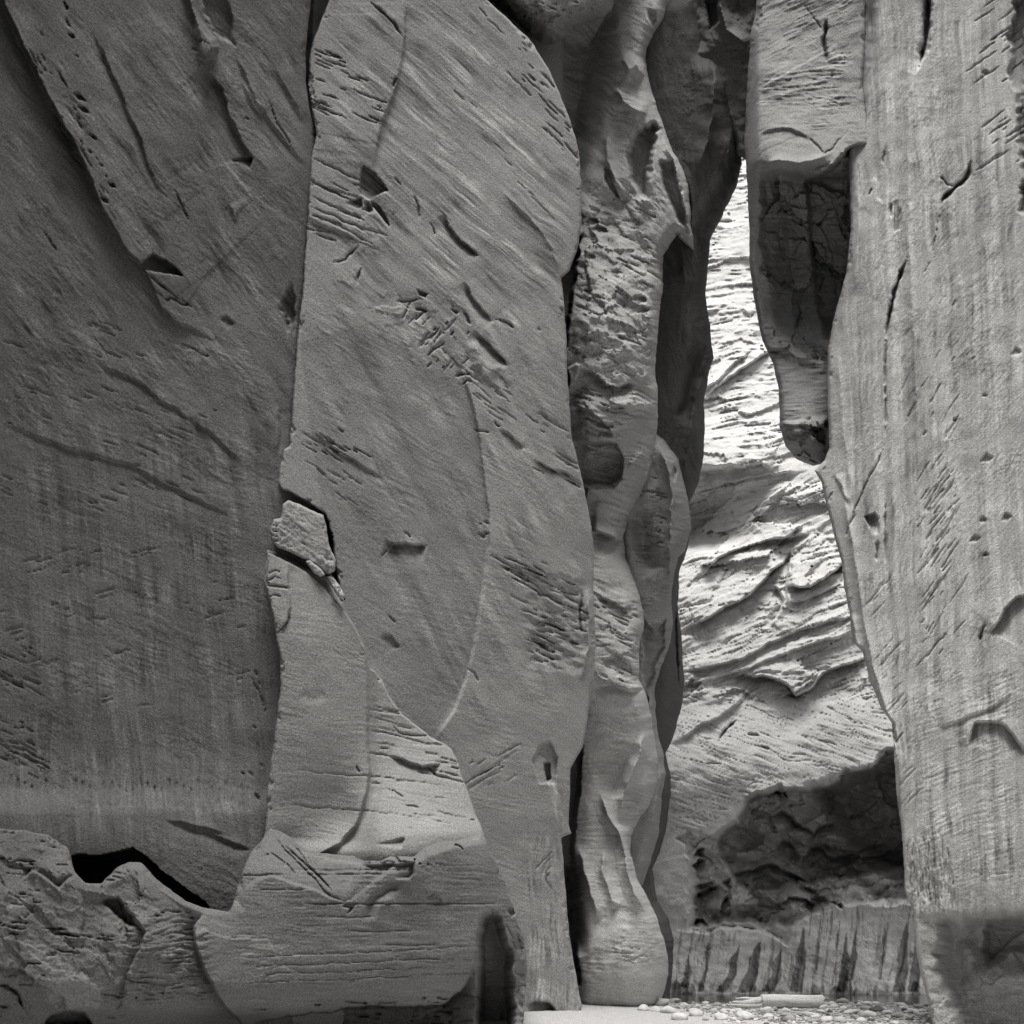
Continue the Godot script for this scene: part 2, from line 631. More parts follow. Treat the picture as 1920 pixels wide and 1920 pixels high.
				if i == nx - 2 or inside[o + 1] + inside[o + nx + 1] + inside[o + 2] + inside[o + nx + 2] == 0: edges[Vector2i(a1, a2)] = 1
		N.resize(V.size())
		for t in range(0, I.size(), 3):
			var a := V[I[t]]
			var fn := (V[I[t + 2]] - a).cross(V[I[t + 1]] - a)
			N[I[t]] += fn
			N[I[t + 1]] += fn
			N[I[t + 2]] += fn
		for k in N.size():
			N[k] = N[k].normalized() if N[k].length_squared() > 1e-18 else Vector3(0, 0, 1)
		# the flanks that run back from the rim into the hill
		for e in edges:
			var a := V[e.x]
			var b := V[e.y]
			if a.distance_squared_to(b) < 1e-10: continue
			var dir := (P[e.y] - P[e.x]).normalized()
			var inw := Vector2(-dir.y, dir.x) * inset
			var k0 := V.size()
			var qa := P[e.x] + inw
			var qb := P[e.y] + inw
			var da := -a.z + back
			var db := -b.z + back
			var a2 := Vector3((qa.x - CX) / F * da, EYE + (HY - qa.y) / F * da, -da)
			var b2 := Vector3((qb.x - CX) / F * db, EYE + (HY - qb.y) / F * db, -db)
			var fn := (b - a).cross(a2 - a).normalized()
			for v in [a, b, b2, a2]:
				V.append(v)
				N.append(-fn)
			C.append(C[e.x])
			C.append(C[e.y])
			C.append(C[e.y])
			C.append(C[e.x])
			I.append_array(PackedInt32Array([k0, k0 + 2, k0 + 1, k0, k0 + 3, k0 + 2]))
		var arr := []
		arr.resize(Mesh.ARRAY_MAX)
		arr[Mesh.ARRAY_VERTEX] = V
		arr[Mesh.ARRAY_NORMAL] = N
		arr[Mesh.ARRAY_COLOR] = C
		arr[Mesh.ARRAY_INDEX] = I
		var am := ArrayMesh.new()
		am.add_surface_from_arrays(Mesh.PRIMITIVE_TRIANGLES, arr)
		return am

var stone_mat: StandardMaterial3D
var counts := {}

func numbered(called: String) -> String:
	counts[called] = counts.get(called, -1) + 1
	return called if counts[called] == 0 else "%s_%03d" % [called, counts[called]]

func put(called: String, m: Mesh, mat: Material, label: String, category: String, group := "", kind := "") -> MeshInstance3D:
	var o := MeshInstance3D.new()
	o.name = numbered(called)
	o.mesh = m
	o.material_override = mat
	o.set_meta("label", label)
	if kind == "": o.set_meta("category", category)
	else: o.set_meta("kind", kind)
	if group != "": o.set_meta("group", group)
	add_child(o, true)
	return o

func rock_material() -> StandardMaterial3D:
	var m := StandardMaterial3D.new()
	m.vertex_color_use_as_albedo = true
	m.roughness = 0.95
	m.metallic_specular = 0.18
	# grain of the sandstone, finer than the mesh
	var t := NoiseTexture2D.new()
	t.width = 1024
	t.height = 1024
	t.seamless = true
	var n := nz(31, 0.11, 3)
	t.noise = n
	var g := Gradient.new()
	g.offsets = PackedFloat32Array([0.22, 0.5, 0.78])
	g.colors = PackedColorArray([Color(0.70, 0.70, 0.70), Color(0.87, 0.87, 0.87), Color(1.0, 1.0, 1.0)])
	t.color_ramp = g
	m.albedo_texture = t
	var b := NoiseTexture2D.new()
	b.width = 1024
	b.height = 1024
	b.seamless = true
	b.as_normal_map = true
	b.bump_strength = 6.0
	b.noise = nz(32, 0.07, 3)
	m.normal_enabled = true
	m.normal_texture = b
	m.normal_scale = 0.3
	m.uv1_triplanar = true
	m.uv1_world_triplanar = true
	m.uv1_scale = Vector3(0.37, 0.37, 0.37)
	return m

func _ready() -> void:
	var t0 := Time.get_ticks_msec()
	# camera: level, with the lens shifted up
	var cam := Camera3D.new()
	cam.name = "camera"
	add_child(cam)
	cam.position = Vector3(0, EYE, 0)
	var near := 0.1
	cam.set_frustum(1920.0 / F * near, Vector2(0, (HY - 960.0) / F * near), near, 400.0)
	cam.current = true
	# sky and soft sun
	var env := Environment.new()
	var sky := Sky.new()
	var sm := ProceduralSkyMaterial.new()
	sm.sky_top_color = Color(0.80, 0.80, 0.80)
	sm.sky_horizon_color = Color(0.80, 0.80, 0.80)
	sm.ground_bottom_color = Color(0.25, 0.25, 0.25)
	sm.ground_horizon_color = Color(0.5, 0.5, 0.5)
	sm.sun_angle_max = 1.0
	sky.sky_material = sm
	env.sky = sky
	env.background_mode = Environment.BG_SKY
	env.background_energy_multiplier = 0.36
	env.tonemap_mode = Environment.TONE_MAPPER_LINEAR
	env.tonemap_exposure = 3.15
	env.sdfgi_enabled = true
	env.ssao_enabled = true
	env.ssil_enabled = true
	var we := WorldEnvironment.new()
	we.name = "sky"
	we.environment = env
	add_child(we)
	var sun := DirectionalLight3D.new()
	sun.name = "sun"
	sun.light_energy = 0.5
	sun.light_angular_distance = 34.0
	sun.light_color = Color(1.0, 0.992, 0.98)
	sun.shadow_enabled = true
	add_child(sun)
	sun.look_at_from_position(Vector3(-0.6, 28, 5.0), Vector3(0, 0, 0), Vector3(0, 0, -1))

	stone_mat = rock_material()
	ground()
	far_cliff()
	fins()
	column()
	left_slab()
	left_face()
	foot_rock()
	right_walls()
	near_canyon()
	small_things()
	print("built in ", Time.get_ticks_msec() - t0, " ms")

# the canyon goes on behind the viewpoint: tall walls that leave only a strip of sky overhead
func near_canyon() -> void:
	var c := Curve3D.new()
	for p in [Vector2(-6.4, -13.2), Vector2(-8.9, -9.0), Vector2(-8.6, -3), Vector2(-7.6, 3), Vector2(-5, 8.5), Vector2(0, 10.5), Vector2(5.5, 9), Vector2(8.6, 3), Vector2(9.4, -3), Vector2(9.4, -9), Vector2(8.0, -14.5)]:
		c.add_point(Vector3(p.x, 0, p.y))
	var n := nz(601, 0.35, 4)
	var W := 150
	var H := 80
	var V := PackedVector3Array()
	var C := PackedColorArray()
	var I := PackedInt32Array()
	for j in H + 1:
		for i in W + 1:
			var q := c.sample_baked(c.get_baked_length() * i / W, true)
			var y := -0.5 + 27.0 * j / H
			var k := 1.0 + 0.10 * n.get_noise_3d(q.x, y * 0.6, q.z) + 0.03 * sin(y * 0.5)
			V.append(Vector3(q.x * k, y, (q.z + 4.0) * k - 4.0))
			var t := 0.34 * (1.0 + 0.3 * n.get_noise_3d(q.x * 2.0, y * 4.0, q.z * 2.0))
			C.append(Color(t * 1.006, t, t * 0.992))
	for j in H:
		for i in W:
			var o := j * (W + 1) + i
			I.append_array(PackedInt32Array([o, o + 1, o + W + 2, o, o + W + 2, o + W + 1]))
	var arr := []
	arr.resize(Mesh.ARRAY_MAX)
	arr[Mesh.ARRAY_VERTEX] = V
	arr[Mesh.ARRAY_COLOR] = C
	arr[Mesh.ARRAY_INDEX] = I
	var am := ArrayMesh.new()
	am.add_surface_from_arrays(Mesh.PRIMITIVE_TRIANGLES, arr)
	var st := SurfaceTool.new()
	st.create_from(am, 0)
	st.generate_normals()
	put("canyon_wall", st.commit(), stone_mat, "high canyon walls curving round behind the viewpoint", "", "", "structure")

func finish(r: Rock, called: String, label: String, category: String, rw: float, rd: float, back: float, inset := 14.0) -> MeshInstance3D:
	return put(called, r.mesh(rw, rd, back, inset), stone_mat, label, category)

func far_cliff() -> void:
	var r := Rock.new()
	r.setup([1205, 200, 1500, 120, 1800, 200, 1800, 1700, 1800, 1872, 1205, 1872], 1.0, STEP,
		[1120, 1300, 1400, 1500, 1600, 1860], [120, 350, 600, 760, 870, 890, 1000, 1040, 1100, 1300, 1480, 1640, 1740, 1872],
		[[32, 32, 32, 32, 32, 32], [28.4, 28.4, 28, 28, 28, 28], [26.2, 26.1, 26, 26, 26, 26], [24.9, 24.8, 24.7, 24.5, 24.2, 24], [23.9, 23.8, 23.7, 23.6, 23.4, 23.2],
		[24.6, 24.5, 24.1, 23.5, 23.3, 23.1], [25.3, 25.2, 24.2, 23.0, 22.7, 22.5], [23.6, 23.6, 23.2, 22.7, 22.5, 22.2], [23.0, 23.0, 22.8, 22.4, 22.1, 21.9], [21.8, 21.8, 21.6, 21.4, 21.2, 21.0],
		[20.9, 20.8, 20.6, 20.4, 20.3, 20.2], [21.0, 20.9, 20.8, 20.7, 20.7, 20.6], [20.95, 20.95, 20.95, 20.95, 20.95, 20.95], [20.75, 20.75, 20.75, 20.75, 20.75, 20.75]], 301)
	r.stone(0.10, 0.04, 0.006, 0.012, -3.0, 0.16, 0.66, 0.12)
	# laminated upper strip
	r.beds([1290, 280, 1520, 280, 1520, 880, 1290, 880], -8, 5, 20, 0.08, 0.08, 12, 14, 1)
	r.beds([1290, 280, 1520, 280, 1520, 880, 1290, 880], -6, 2.8, 20, 0.04, 0.10, 10, 14, 6)
	r.beds([1290, 280, 1520, 280, 1520, 880, 1290, 880], -9, 8, 22, 0.09, 0.05, 14, 14, 7)
	r.facet([1290, 280, 1520, 280, 1520, 880, 1290, 880], 16, 0.10, -10, 3.5, 14, 8, true)
	r.ledge([1318, 752, 1345, 725, 1380, 700, 1420, 672, 1450, 655], -1.0, 0.3, 30, 0.2, 12)
	r.ledge([1322, 735, 1370, 690, 1410, 655], -1.0, 0.2, 20, 0.1, 10)
	# long overhang under the hanging horn
	r.ledge([1295, 885, 1340, 878, 1420, 872, 1450, 880], -1.0, 0.2, 40, 0.45, 10, 5.0)
	r.ledge([1290, 925, 1350, 905, 1420, 893, 1500, 885], -1.0, 0.2, 12, 0.1, 10, 4.0)
	r.patch([1270, 935, 1330, 920, 1400, 900, 1470, 886, 1540, 876, 1500, 892, 1455, 920, 1420, 950, 1395, 985, 1372, 1002, 1330, 1012, 1300, 1026, 1270, 1030], -0.4, 30, 3)
	r.ledge([1270, 1032, 1300, 1026, 1330, 1012, 1372, 1002, 1395, 985, 1420, 950, 1455, 920, 1500, 892], 1.0, 0.22, 30)
	# diagonal blades
	r.ledge([1316, 1082, 1330, 1062, 1353, 1043, 1393, 1027, 1450, 1010, 1520, 1003], -1.0, 0.28, 26, 0.3, 14)
	r.ledge([1345, 1095, 1362, 1062], -1.0, 0.1, 10, 0.1, 7)
	r.ledge([1275, 1182, 1327, 1160, 1360, 1140, 1400, 1120, 1427, 1093, 1447, 1070, 1470, 1057, 1482, 1032], -1.0, 0.35, 40, 0.45, 18)
	r.ledge([1474, 1097, 1500, 1102, 1520, 1101, 1541, 1087, 1565, 1070, 1592, 1050], -1.0, 0.4, 50, 0.55, 20)
	r.ledge([1484, 1035, 1476, 1070, 1474, 1100, 1474, 1130], -1.0, 0.2, 20, 0.12, 10)
	r.ledge([1440, 1105, 1455, 1102, 1470, 1125, 1462, 1150, 1440, 1180], -1.0, 0.2, 20, 0.2, 12)
	r.ledge([1472, 1133, 1510, 1127, 1540, 1113, 1583, 1093], -1.0, 0.2, 18, 0.2, 10)
	r.ledge([1280, 1262, 1327, 1251, 1393, 1237, 1443, 1207, 1510, 1180, 1600, 1155], -1.0, 0.22, 30, 0.18, 14)
	r.ledge([1300, 1285, 1340, 1272, 1400, 1255, 1460, 1230, 1530, 1205, 1610, 1185], -1.0, 0.16, 20, 0.12, 12)
	r.ledge([1370, 1274, 1392, 1263, 1412, 1270, 1440, 1268, 1470, 1280, 1492, 1306, 1520, 1290, 1545, 1262, 1590, 1245, 1640, 1228], -1.0, 0.35, 36, 0.5, 16)
	r.ledge([1262, 1392, 1285, 1380, 1310, 1362, 1350, 1345, 1385, 1320, 1400, 1300], -1.0, 0.18, 20, 0.1, 12)
	r.crack([1346, 1394, 1358, 1372, 1381, 1350], 3.2, 0.25)
	r.crack([1400, 1376, 1425, 1380], 2.4, 0.15)
	r.crack([1425, 1398, 1445, 1404], 2.4, 0.15)
	r.beds([1250, 890, 1640, 890, 1680, 1330, 1260, 1330], -14, 4.5, 22, 0.09, 0.10, 22, 20, 2)
	r.facet([1250, 890, 1640, 890, 1680, 1320, 1260, 1320], 26, 0.22, -24, 3.2, 20, 9, true)
	r.facet([1250, 890, 1640, 890, 1680, 1320, 1260, 1320], 10, 0.07, -20, 3.5, 20, 10, true)
	r.beds([1250, 890, 1640, 890, 1680, 1330, 1260, 1330], -16, 2.6, 24, 0.04, 0.12, 22, 20, 3)
	r.beds([1230, 1300, 1680, 1290, 1700, 1480, 1400, 1510, 1300, 1580, 1230, 1580], 17, 3.0, 30, 0.025, 0.15, 12, 10, 4)
	r.beds([1230, 1330, 1680, 1320, 1700, 1480, 1400, 1510, 1300, 1580, 1230, 1580], 17, 7.0, 24, 0.03, 0.05, 12, 10, 5)
	r.dash([1230, 1300, 1680, 1290, 1700, 1480, 1400, 1500, 1300, 1570, 1230, 1570], 17, 5, 60, 0.06, -0.1, 14, 4, 0.16)
	# undercut cave
	var roof := [1760, 1360, 1675, 1397, 1650, 1411, 1633, 1433, 1627, 1442, 1594, 1440, 1577, 1439, 1568, 1464, 1546, 1470, 1526, 1464, 1504, 1478, 1484, 1478, 1459, 1470, 1431, 1478, 1405, 1490, 1394, 1515, 1383, 1540, 1352, 1551, 1338, 1566, 1324, 1574, 1300, 1566, 1287, 1560, 1265, 1571]
	var cave := roof.duplicate()
	cave.append_array([1280, 1585, 1292, 1610, 1286, 1660, 1297, 1700, 1288, 1743, 1330, 1749, 1357, 1736, 1414, 1744, 1450, 1756, 1478, 1776, 1490, 1730, 1560, 1700, 1650, 1690, 1760, 1690])
	r.patch(cave, -0.3, 4, 5)
	r.patch([1760, 1360, 1675, 1397, 1633, 1433, 1594, 1442, 1577, 1441, 1568, 1466, 1504, 1480, 1459, 1472, 1405, 1492, 1383, 1542, 1352, 1555, 1335, 1600, 1400, 1680, 1560, 1650, 1760, 1620], -2.3, 9, 6)
	r.patch([1500, 1470, 1580, 1445, 1640, 1430, 1760, 1370, 1760, 1700, 1640, 1640, 1560, 1560], -1.5, 40, 4)
	# scallops inside it
	r.facet([1290, 1575, 1350, 1560, 1400, 1500, 1470, 1480, 1570, 1470, 1640, 1440, 1760, 1390, 1760, 1690, 1560, 1700, 1480, 1740, 1400, 1735, 1290, 1738], 30, 0.9, 8, 1.9, 16, 1)
	r.facet([1290, 1575, 1350, 1560, 1400, 1500, 1470, 1480, 1570, 1470, 1640, 1440, 1760, 1390, 1760, 1690, 1560, 1700, 1480, 1740, 1400, 1735, 1290, 1738], 20, 0.5, 14, 1.7, 12, 3, true)
	r.facet([1290, 1575, 1350, 1560, 1400, 1500, 1470, 1480, 1570, 1470, 1640, 1440, 1760, 1390, 1760, 1690, 1560, 1700, 1480, 1740, 1400, 1735, 1290, 1738], 11, 0.22, -8, 1.8, 10, 2)
	for e in [[1395, 1505, 1420, 1488, 1455, 1484, 1480, 1496], [1440, 1530, 1475, 1522, 1500, 1545, 1525, 1560, 1545, 1545, 1580, 1532], [1455, 1590, 1468, 1578, 1482, 1576, 1492, 1592, 1500, 1612], [1500, 1622, 1520, 1594, 1545, 1590, 1562, 1612, 1580, 1606, 1620, 1590, 1660, 1580], [1350, 1660, 1375, 1640, 1410, 1630, 1440, 1618, 1470, 1632, 1500, 1650, 1540, 1660], [1450, 1676, 1475, 1660, 1500, 1656, 1535, 1672], [1455, 1694, 1480, 1682, 1505, 1682, 1530, 1698], [1296, 1604, 1306, 1592, 1322, 1590], [1296, 1624, 1308, 1610, 1324, 1612], [1296, 1662, 1312, 1658, 1340, 1650], [1300, 1682, 1320, 1668, 1350, 1660], [1345, 1712, 1352, 1690, 1370, 1680], [1298, 1738, 1305, 1722, 1318, 1722, 1330, 1738]]:
		r.ledge(e, -1.0, 0.25, 9, 0.8, 9, 3.5)
	r.ledge([1268, 1745, 1330, 1750, 1357, 1736, 1414, 1744, 1450, 1756, 1480, 1778], 1.0, 0.02, 30, 0.35, 10)
	# mineral streaks on the foot of the wall
	var rng := RandomNumberGenerator.new()
	rng.seed = 5
	r.tint([1240, 1738, 1480, 1745, 1490, 1690, 1760, 1690, 1760, 1880, 1240, 1880], 1.15, 8, 3, 0.2)
	r.beds([1240, 1738, 1480, 1750, 1490, 1695, 1760, 1695, 1760, 1866, 1240, 1866], 98, 6, 30, 0.004, 0.5, 8, 5, 19)
	for q in [[1292, 1782, 1284, 1852, 5], [1330, 1756, 1314, 1860, 4], [1388, 1770, 1352, 1860, 7], [1424, 1764, 1392, 1862, 10], [1466, 1778, 1436, 1862, 9], [1507, 1736, 1492, 1860, 9], [1536, 1752, 1530, 1820, 2.2], [1574, 1724, 1560, 1850, 2.4], [1589, 1742, 1576, 1862, 7], [1606, 1730, 1592, 1840, 6], [1662, 1716, 1650, 1838, 3], [1700, 1718, 1684, 1862, 9], [1722, 1712, 1712, 1862, 8]]:
		var x0: float = q[0]
		var y0: float = q[1]
		var x1: float = q[2]
		var y1: float = q[3]
		var w: float = float(q[4]) * 1.35
		var xm := lerpf(x0, x1, 0.4)
		var ym := lerpf(y0, y1, 0.5)
		r.tint([x0 - 1, y0, x0 + 1.5, y0 + 4, xm + w * 0.9, ym - 10, xm + w, ym + 12, x1 + w * 1.1, y1, x1 - w * 1.1, y1, xm - w * 0.8, ym + 8, xm - w * 0.6, ym - 16], 0.26, 2.0, 2.2, 0.15)
	for q in [[1575, 1690, 1568, 1740], [1300, 1770, 1294, 1850], [1340, 1770, 1330, 1850], [1620, 1690, 1612, 1760], [1668, 1700, 1660, 1740], [1370, 1765, 1350, 1850], [1554, 1750, 1545, 1850], [1520, 1750, 1512, 1850], [1640, 1760, 1632, 1850], [1690, 1715, 1676, 1850]]:
		r.line_tint([q[0], q[1], lerpf(q[0], q[2], 0.5) + 1, (q[1] + q[3]) * 0.5, q[2], q[3]], 3.0, 1.35, 1.2)
	r.beds([1240, 1740, 1480, 1750, 1490, 1690, 1760, 1690, 1760, 1862, 1240, 1862], 97, 3.5, 9, 0.012, 0.1, 14, 8, 9)
	for k in 26:
		var x := 1244.0 + k * 19.0 + rng.randf_range(-9, 9)
		var hh := rng.randf_range(6, 34)
		var ww := rng.randf_range(5, 16)
		r.tint([x - ww, 1872, x - ww * 0.8, 1862 - hh * 0.5, x - ww * 0.3, 1862 - hh, x + ww * 0.2, 1864 - hh * 0.8, x + ww * 0.7, 1862 - hh * 0.3, x + ww, 1872], rng.randf_range(0.3, 0.6), 3, 3, 0.5)
	# pale bloom beside the cave
	r.tint([1230, 1590, 1262, 1575, 1275, 1620, 1282, 1680, 1262, 1700, 1240, 1660], 1.25, 10, 6, 0.8)
	finish(r, "far_cliff", "bright layered cliff beyond the gap, with a dark scalloped undercut above the water", "cliff", 3, 0.05, 3.0, 0.0)

func fins() -> void:
	# the dark recess at the head of the gap
	var r := Rock.new()
	r.setup([1290, -25, 1470, -25, 1470, 200, 1450, 420, 1412, 330, 1398, 300, 1380, 288, 1366, 240, 1345, 190, 1290, 190], 1.5, STEP,
		[1290, 1470], [-500, 0, 420], [[18.2, 18.0], [18.35, 18.2], [18.6, 18.5]], 311)
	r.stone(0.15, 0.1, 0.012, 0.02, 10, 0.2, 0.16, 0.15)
	r.ridge([1350, -60, 1353, 20, 1362, 55, 1385, 70, 1405, 90], 12, 0.5)
	r.patch([1322, 0, 1350, -20, 1352, 40, 1330, 60], -0.3, 8, 2)
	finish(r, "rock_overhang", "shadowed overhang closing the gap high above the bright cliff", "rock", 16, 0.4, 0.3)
	# the dark rear fin
	r = Rock.new()
	r.setup([1180, -25, 1322, -25, 1322, 0, 1323, 33, 1327, 83, 1330, 100, 1353, 123, 1367, 160, 1380, 217, 1390, 260, 1390, 310, 1380, 350, 1360, 393, 1332, 450, 1323, 550, 1332, 617, 1337, 670, 1328, 707, 1320, 757, 1322, 793, 1320, 853, 1310, 903, 1293, 942, 1296, 1000, 1286, 1040, 1274, 1070, 1271, 1133, 1277, 1187, 1282, 1260, 1283, 1280, 1280, 1313, 1270, 1357, 1260, 1390, 1248, 1413, 1252, 1432, 1258, 1457, 1258, 1487, 1250, 1547, 1237, 1600, 1223, 1630, 1227, 1657, 1233, 1690, 1253, 1723, 1263, 1763, 1260, 1830, 1255, 1880, 1180, 1890], 1.2, STEP,
		[1180, 1240, 1290, 1340, 1395], [-700, 0, 300, 600, 900, 1200, 1450, 1600, 1700, 1890],
		[[17.6, 17.7, 17.8, 17.9, 18.0], [18.0, 18.1, 18.2, 18.2, 18.4], [18.2, 18.3, 18.35, 18.3, 18.4], [18.5, 18.6, 18.6, 18.6, 18.7], [18.6, 18.8, 18.9, 19.0, 19.1],
		[18.9, 19.0, 19.3, 19.5, 19.6], [19.0, 19.2, 19.5, 19.7, 19.8], [19.0, 19.3, 19.6, 19.9, 20], [18.9, 19.2, 19.4, 19.9, 20], [18.6, 18.7, 18.8, 19, 19]], 321)
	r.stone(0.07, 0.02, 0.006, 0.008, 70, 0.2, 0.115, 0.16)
	r.beds([1200, -20, 1400, -20, 1400, 950, 1240, 950], 82, 6, 14, 0.01, 0.08, 30, 20, 5)
	r.ridge([1327, 85, 1340, 150, 1335, 220, 1320, 290, 1300, 330], 16, 0.35)
	r.ridge([1345, 125, 1362, 180, 1372, 240, 1365, 320], 12, 0.2)
	r.ridge([1325, 700, 1300, 760, 1290, 840, 1282, 900], 9, 0.2)
	r.ridge([1318, 640, 1296, 720, 1280, 800], 12, -0.25)
	r.ridge([1245, 300, 1262, 400, 1280, 480, 1290, 560], 12, 0.25)
	r.crack([1290, 340, 1293, 400, 1296, 450], 3.2, 0.2)
	r.ridge([1220, 1560, 1218, 1640, 1238, 1720, 1248, 1800], 10, 0.25)
	r.ledge([1254, 1440, 1251, 1480, 1245, 1540, 1236, 1590], 1.0, 0.25, 8, 0.15, 8)
	r.crack([1272, 1075, 1266, 1180, 1272, 1290], 3.2, 0.25)
	r.tint([1330, 100, 1352, 125, 1366, 165, 1360, 190, 1338, 160], 1.5, 8, 3)
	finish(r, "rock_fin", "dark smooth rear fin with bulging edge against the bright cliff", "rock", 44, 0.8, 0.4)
	# the lit middle fin
	r = Rock.new()
	r.setup([1160, 780, 1230, 812, 1248, 828, 1273, 862, 1283, 907, 1292, 950, 1296, 992, 1284, 1032, 1272, 1045, 1262, 1090, 1258, 1130, 1262, 1165, 1258, 1200, 1240, 1250, 1228, 1290, 1232, 1370, 1244, 1410, 1247, 1450, 1240, 1500, 1236, 1560, 1222, 1610, 1205, 1660, 1160, 1700], 1.2, STEP,
		[1160, 1210, 1250, 1296], [780, 1000, 1200, 1450, 1700], [[18.0, 18.0, 18.1, 18.3], [18.1, 18.1, 18.1, 18.4], [18.3, 18.3, 18.3, 18.6], [18.3, 18.4, 18.5, 18.8], [18.2, 18.4, 18.6, 19]], 331)
	r.stone(0.06, 0.03, 0.005, 0.010, 8, 0.12, 0.32, 0.13)
	r.beds([1170, 800, 1300, 850, 1300, 1300, 1180, 1300], 12, 4, 8, 0.02, 0.08, 30, 14, 11)
	r.ridge([1231, 815, 1250, 870, 1262, 930, 1258, 1000, 1255, 1080, 1256, 1140], 9, 0.3)
	r.ridge([1195, 950, 1205, 1020, 1225, 1080], 18, -0.3)
	r.gash([1190, 880, 1250, 900, 1255, 1060, 1190, 1060], 15, 3.5, 8, 0.064, 0.18, 10, 1)
	r.patch([1205, 1160, 1225, 1180, 1252, 1150, 1250, 1200, 1230, 1260, 1215, 1330, 1203, 1330, 1203, 1220], -0.22, 8, 3)
	r.patch([1262, 868, 1270, 880, 1266, 910, 1258, 895], -0.15, 4, 2)
	r.ridge([1238, 1440, 1232, 1500, 1220, 1560], 8, 0.15)
	finish(r, "rock_fin", "grey ridged fin tapering between the lit column and the dark fin", "rock", 26, 0.7, 1.0)

func column() -> void:
	var r := Rock.new()
	r.setup([960, -450, 1340, -450, 1300, -150, 1262, -60, 1257, 0, 1247, 33, 1225, 65, 1213, 92, 1210, 112, 1220, 167, 1237, 217, 1262, 285, 1285, 325, 1292, 345, 1296, 420, 1303, 475, 1288, 460, 1268, 440, 1243, 480, 1244, 533, 1237, 583, 1233, 633, 1228, 690, 1234, 735, 1232, 807, 1227, 847, 1220, 893, 1200, 930, 1180, 963, 1172, 995, 1168, 1006, 1173, 1047, 1193, 1097, 1207, 1147, 1209, 1170, 1200, 1200, 1198, 1273, 1213, 1307, 1222, 1347, 1233, 1423, 1232, 1467, 1219, 1508, 1202, 1530, 1183, 1568, 1182, 1600, 1195, 1650, 1212, 1680, 1230, 1716, 1244, 1760, 1252, 1800, 1253, 1828, 1246, 1855, 1236, 1892, 1180, 1905, 960, 1915], 1.3, STEP,
		[960, 1060, 1110, 1170, 1240, 1300], [-900, -200, 0, 200, 420, 640, 850, 1000, 1060, 1250, 1480, 1700, 1800, 1915],
		[[16.5, 16.4, 16.4, 16.7, 17.2, 17.5], [17.6, 17.6, 17.6, 17.8, 17.9, 18.0], [17.9, 17.8, 17.7, 17.6, 17.7, 18.0], [17.8, 17.7, 17.5, 17.4, 17.6, 18.0], [17.3, 17.2, 17.0, 17.1, 17.4, 18],
		[16.9, 16.7, 16.4, 16.5, 17.2, 18], [17.4, 17.2, 17.0, 17.1, 17.8, 18.2], [17.5, 17.4, 17.4, 17.6, 18.2, 18.4], [17.4, 17.3, 17.2, 17.5, 18.0, 18.4], [17.3, 17.0, 16.8, 17.0, 17.7, 18.2],
		[17.6, 17.5, 17.3, 17.4, 17.9, 18.3], [17.4, 17.2, 16.9, 16.9, 17.5, 18.3], [17.4, 17.1, 16.75, 16.75, 17.3, 18], [17.5, 17.3, 17.1, 17.1, 17.5, 18]], 341)
	r.stone(0.08, 0.04, 0.005, 0.008, 6, 0.12, 0.46, 0.12)
	r.beds([960, -100, 1300, -100, 1300, 500, 960, 500], 30, 4, 14, 0.012, 0.14, 26, 20, 41)
	r.beds([960, 400, 1260, 400, 1260, 1300, 960, 1300], 10, 3, 18, 0.012, 0.14, 26, 20, 42)
	r.beds([1060, 1250, 1260, 1250, 1260, 1900, 1060, 1900], 6, 3, 22, 0.008, 0.10, 24, 20, 43)
	r.beds([1040, 600, 1250, 600, 1250, 1300, 1100, 1300], 14, 4, 12, 0.02, 0.08, 26, 20, 11)
	# upper shadowed part with its bright nodes
	r.ridge([1252, 0, 1240, 40, 1214, 95, 1222, 170, 1240, 225, 1266, 285, 1288, 330], 8, 0.22)
	r.patch([1020, 40, 1150, 0, 1170, 60, 1160, 140, 1150, 190, 1130, 260, 1100, 330, 1020, 330], -0.4, 70, 4)
	r.ridge([1165, 100, 1180, 130, 1195, 120, 1205, 150], 16, 0.25)
	r.ridge([1150, 160, 1170, 190, 1195, 205, 1215, 215], 14, 0.3)
	r.patch([1212, 14, 1232, 20, 1236, 40, 1224, 54, 1212, 36], -0.15, 8, 2)
	r.patch([1176, 265, 1200, 235, 1230, 220, 1238, 240, 1226, 300, 1222, 380, 1195, 375, 1180, 340, 1174, 300], -0.6, 16, 4)
	r.beds([1170, 220, 1300, 220, 1300, 470, 1170, 400], 62, 4, 10, 0.03, 0.1, 26, 12, 31)
	r.patch([1236, 300, 1262, 300, 1284, 350, 1292, 430, 1270, 420, 1250, 380, 1238, 340], -0.4, 12, 3)
	r.ridge([1237, 245, 1262, 300, 1280, 370, 1296, 440, 1302, 474], 7, 0.3)
	r.ridge([1210, 300, 1214, 350, 1210, 390], 6, 0.2)
	r.patch([1133, 312, 1146, 318, 1152, 345, 1165, 372, 1155, 370, 1140, 352, 1133, 335], -0.22, 4, 2)
	r.ridge([1150, 235, 1138, 260, 1140, 300, 1155, 340, 1178, 375], 7, 0.14)
	# the knobby, broken middle
	r.facet([1085, 340, 1200, 350, 1245, 460, 1240, 760, 1065, 760, 1065, 480], 18, 0.08, 25, 1.6, 30, 1)
	r.facet([1105, 1080, 1200, 1090, 1212, 1180, 1198, 1310, 1108, 1310], 16, 0.06, 20, 2.0, 20, 2)
	r.facet([1105, 1090, 1200, 1100, 1212, 1180, 1198, 1310, 1108, 1310], 14, 0.05, 20, 2.2, 16, 23, true)
	r.facet([1085, 330, 1200, 340, 1250, 460, 1240, 760, 1065, 760, 1065, 450], 46, 0.16, 70, 1.5, 40, 7)
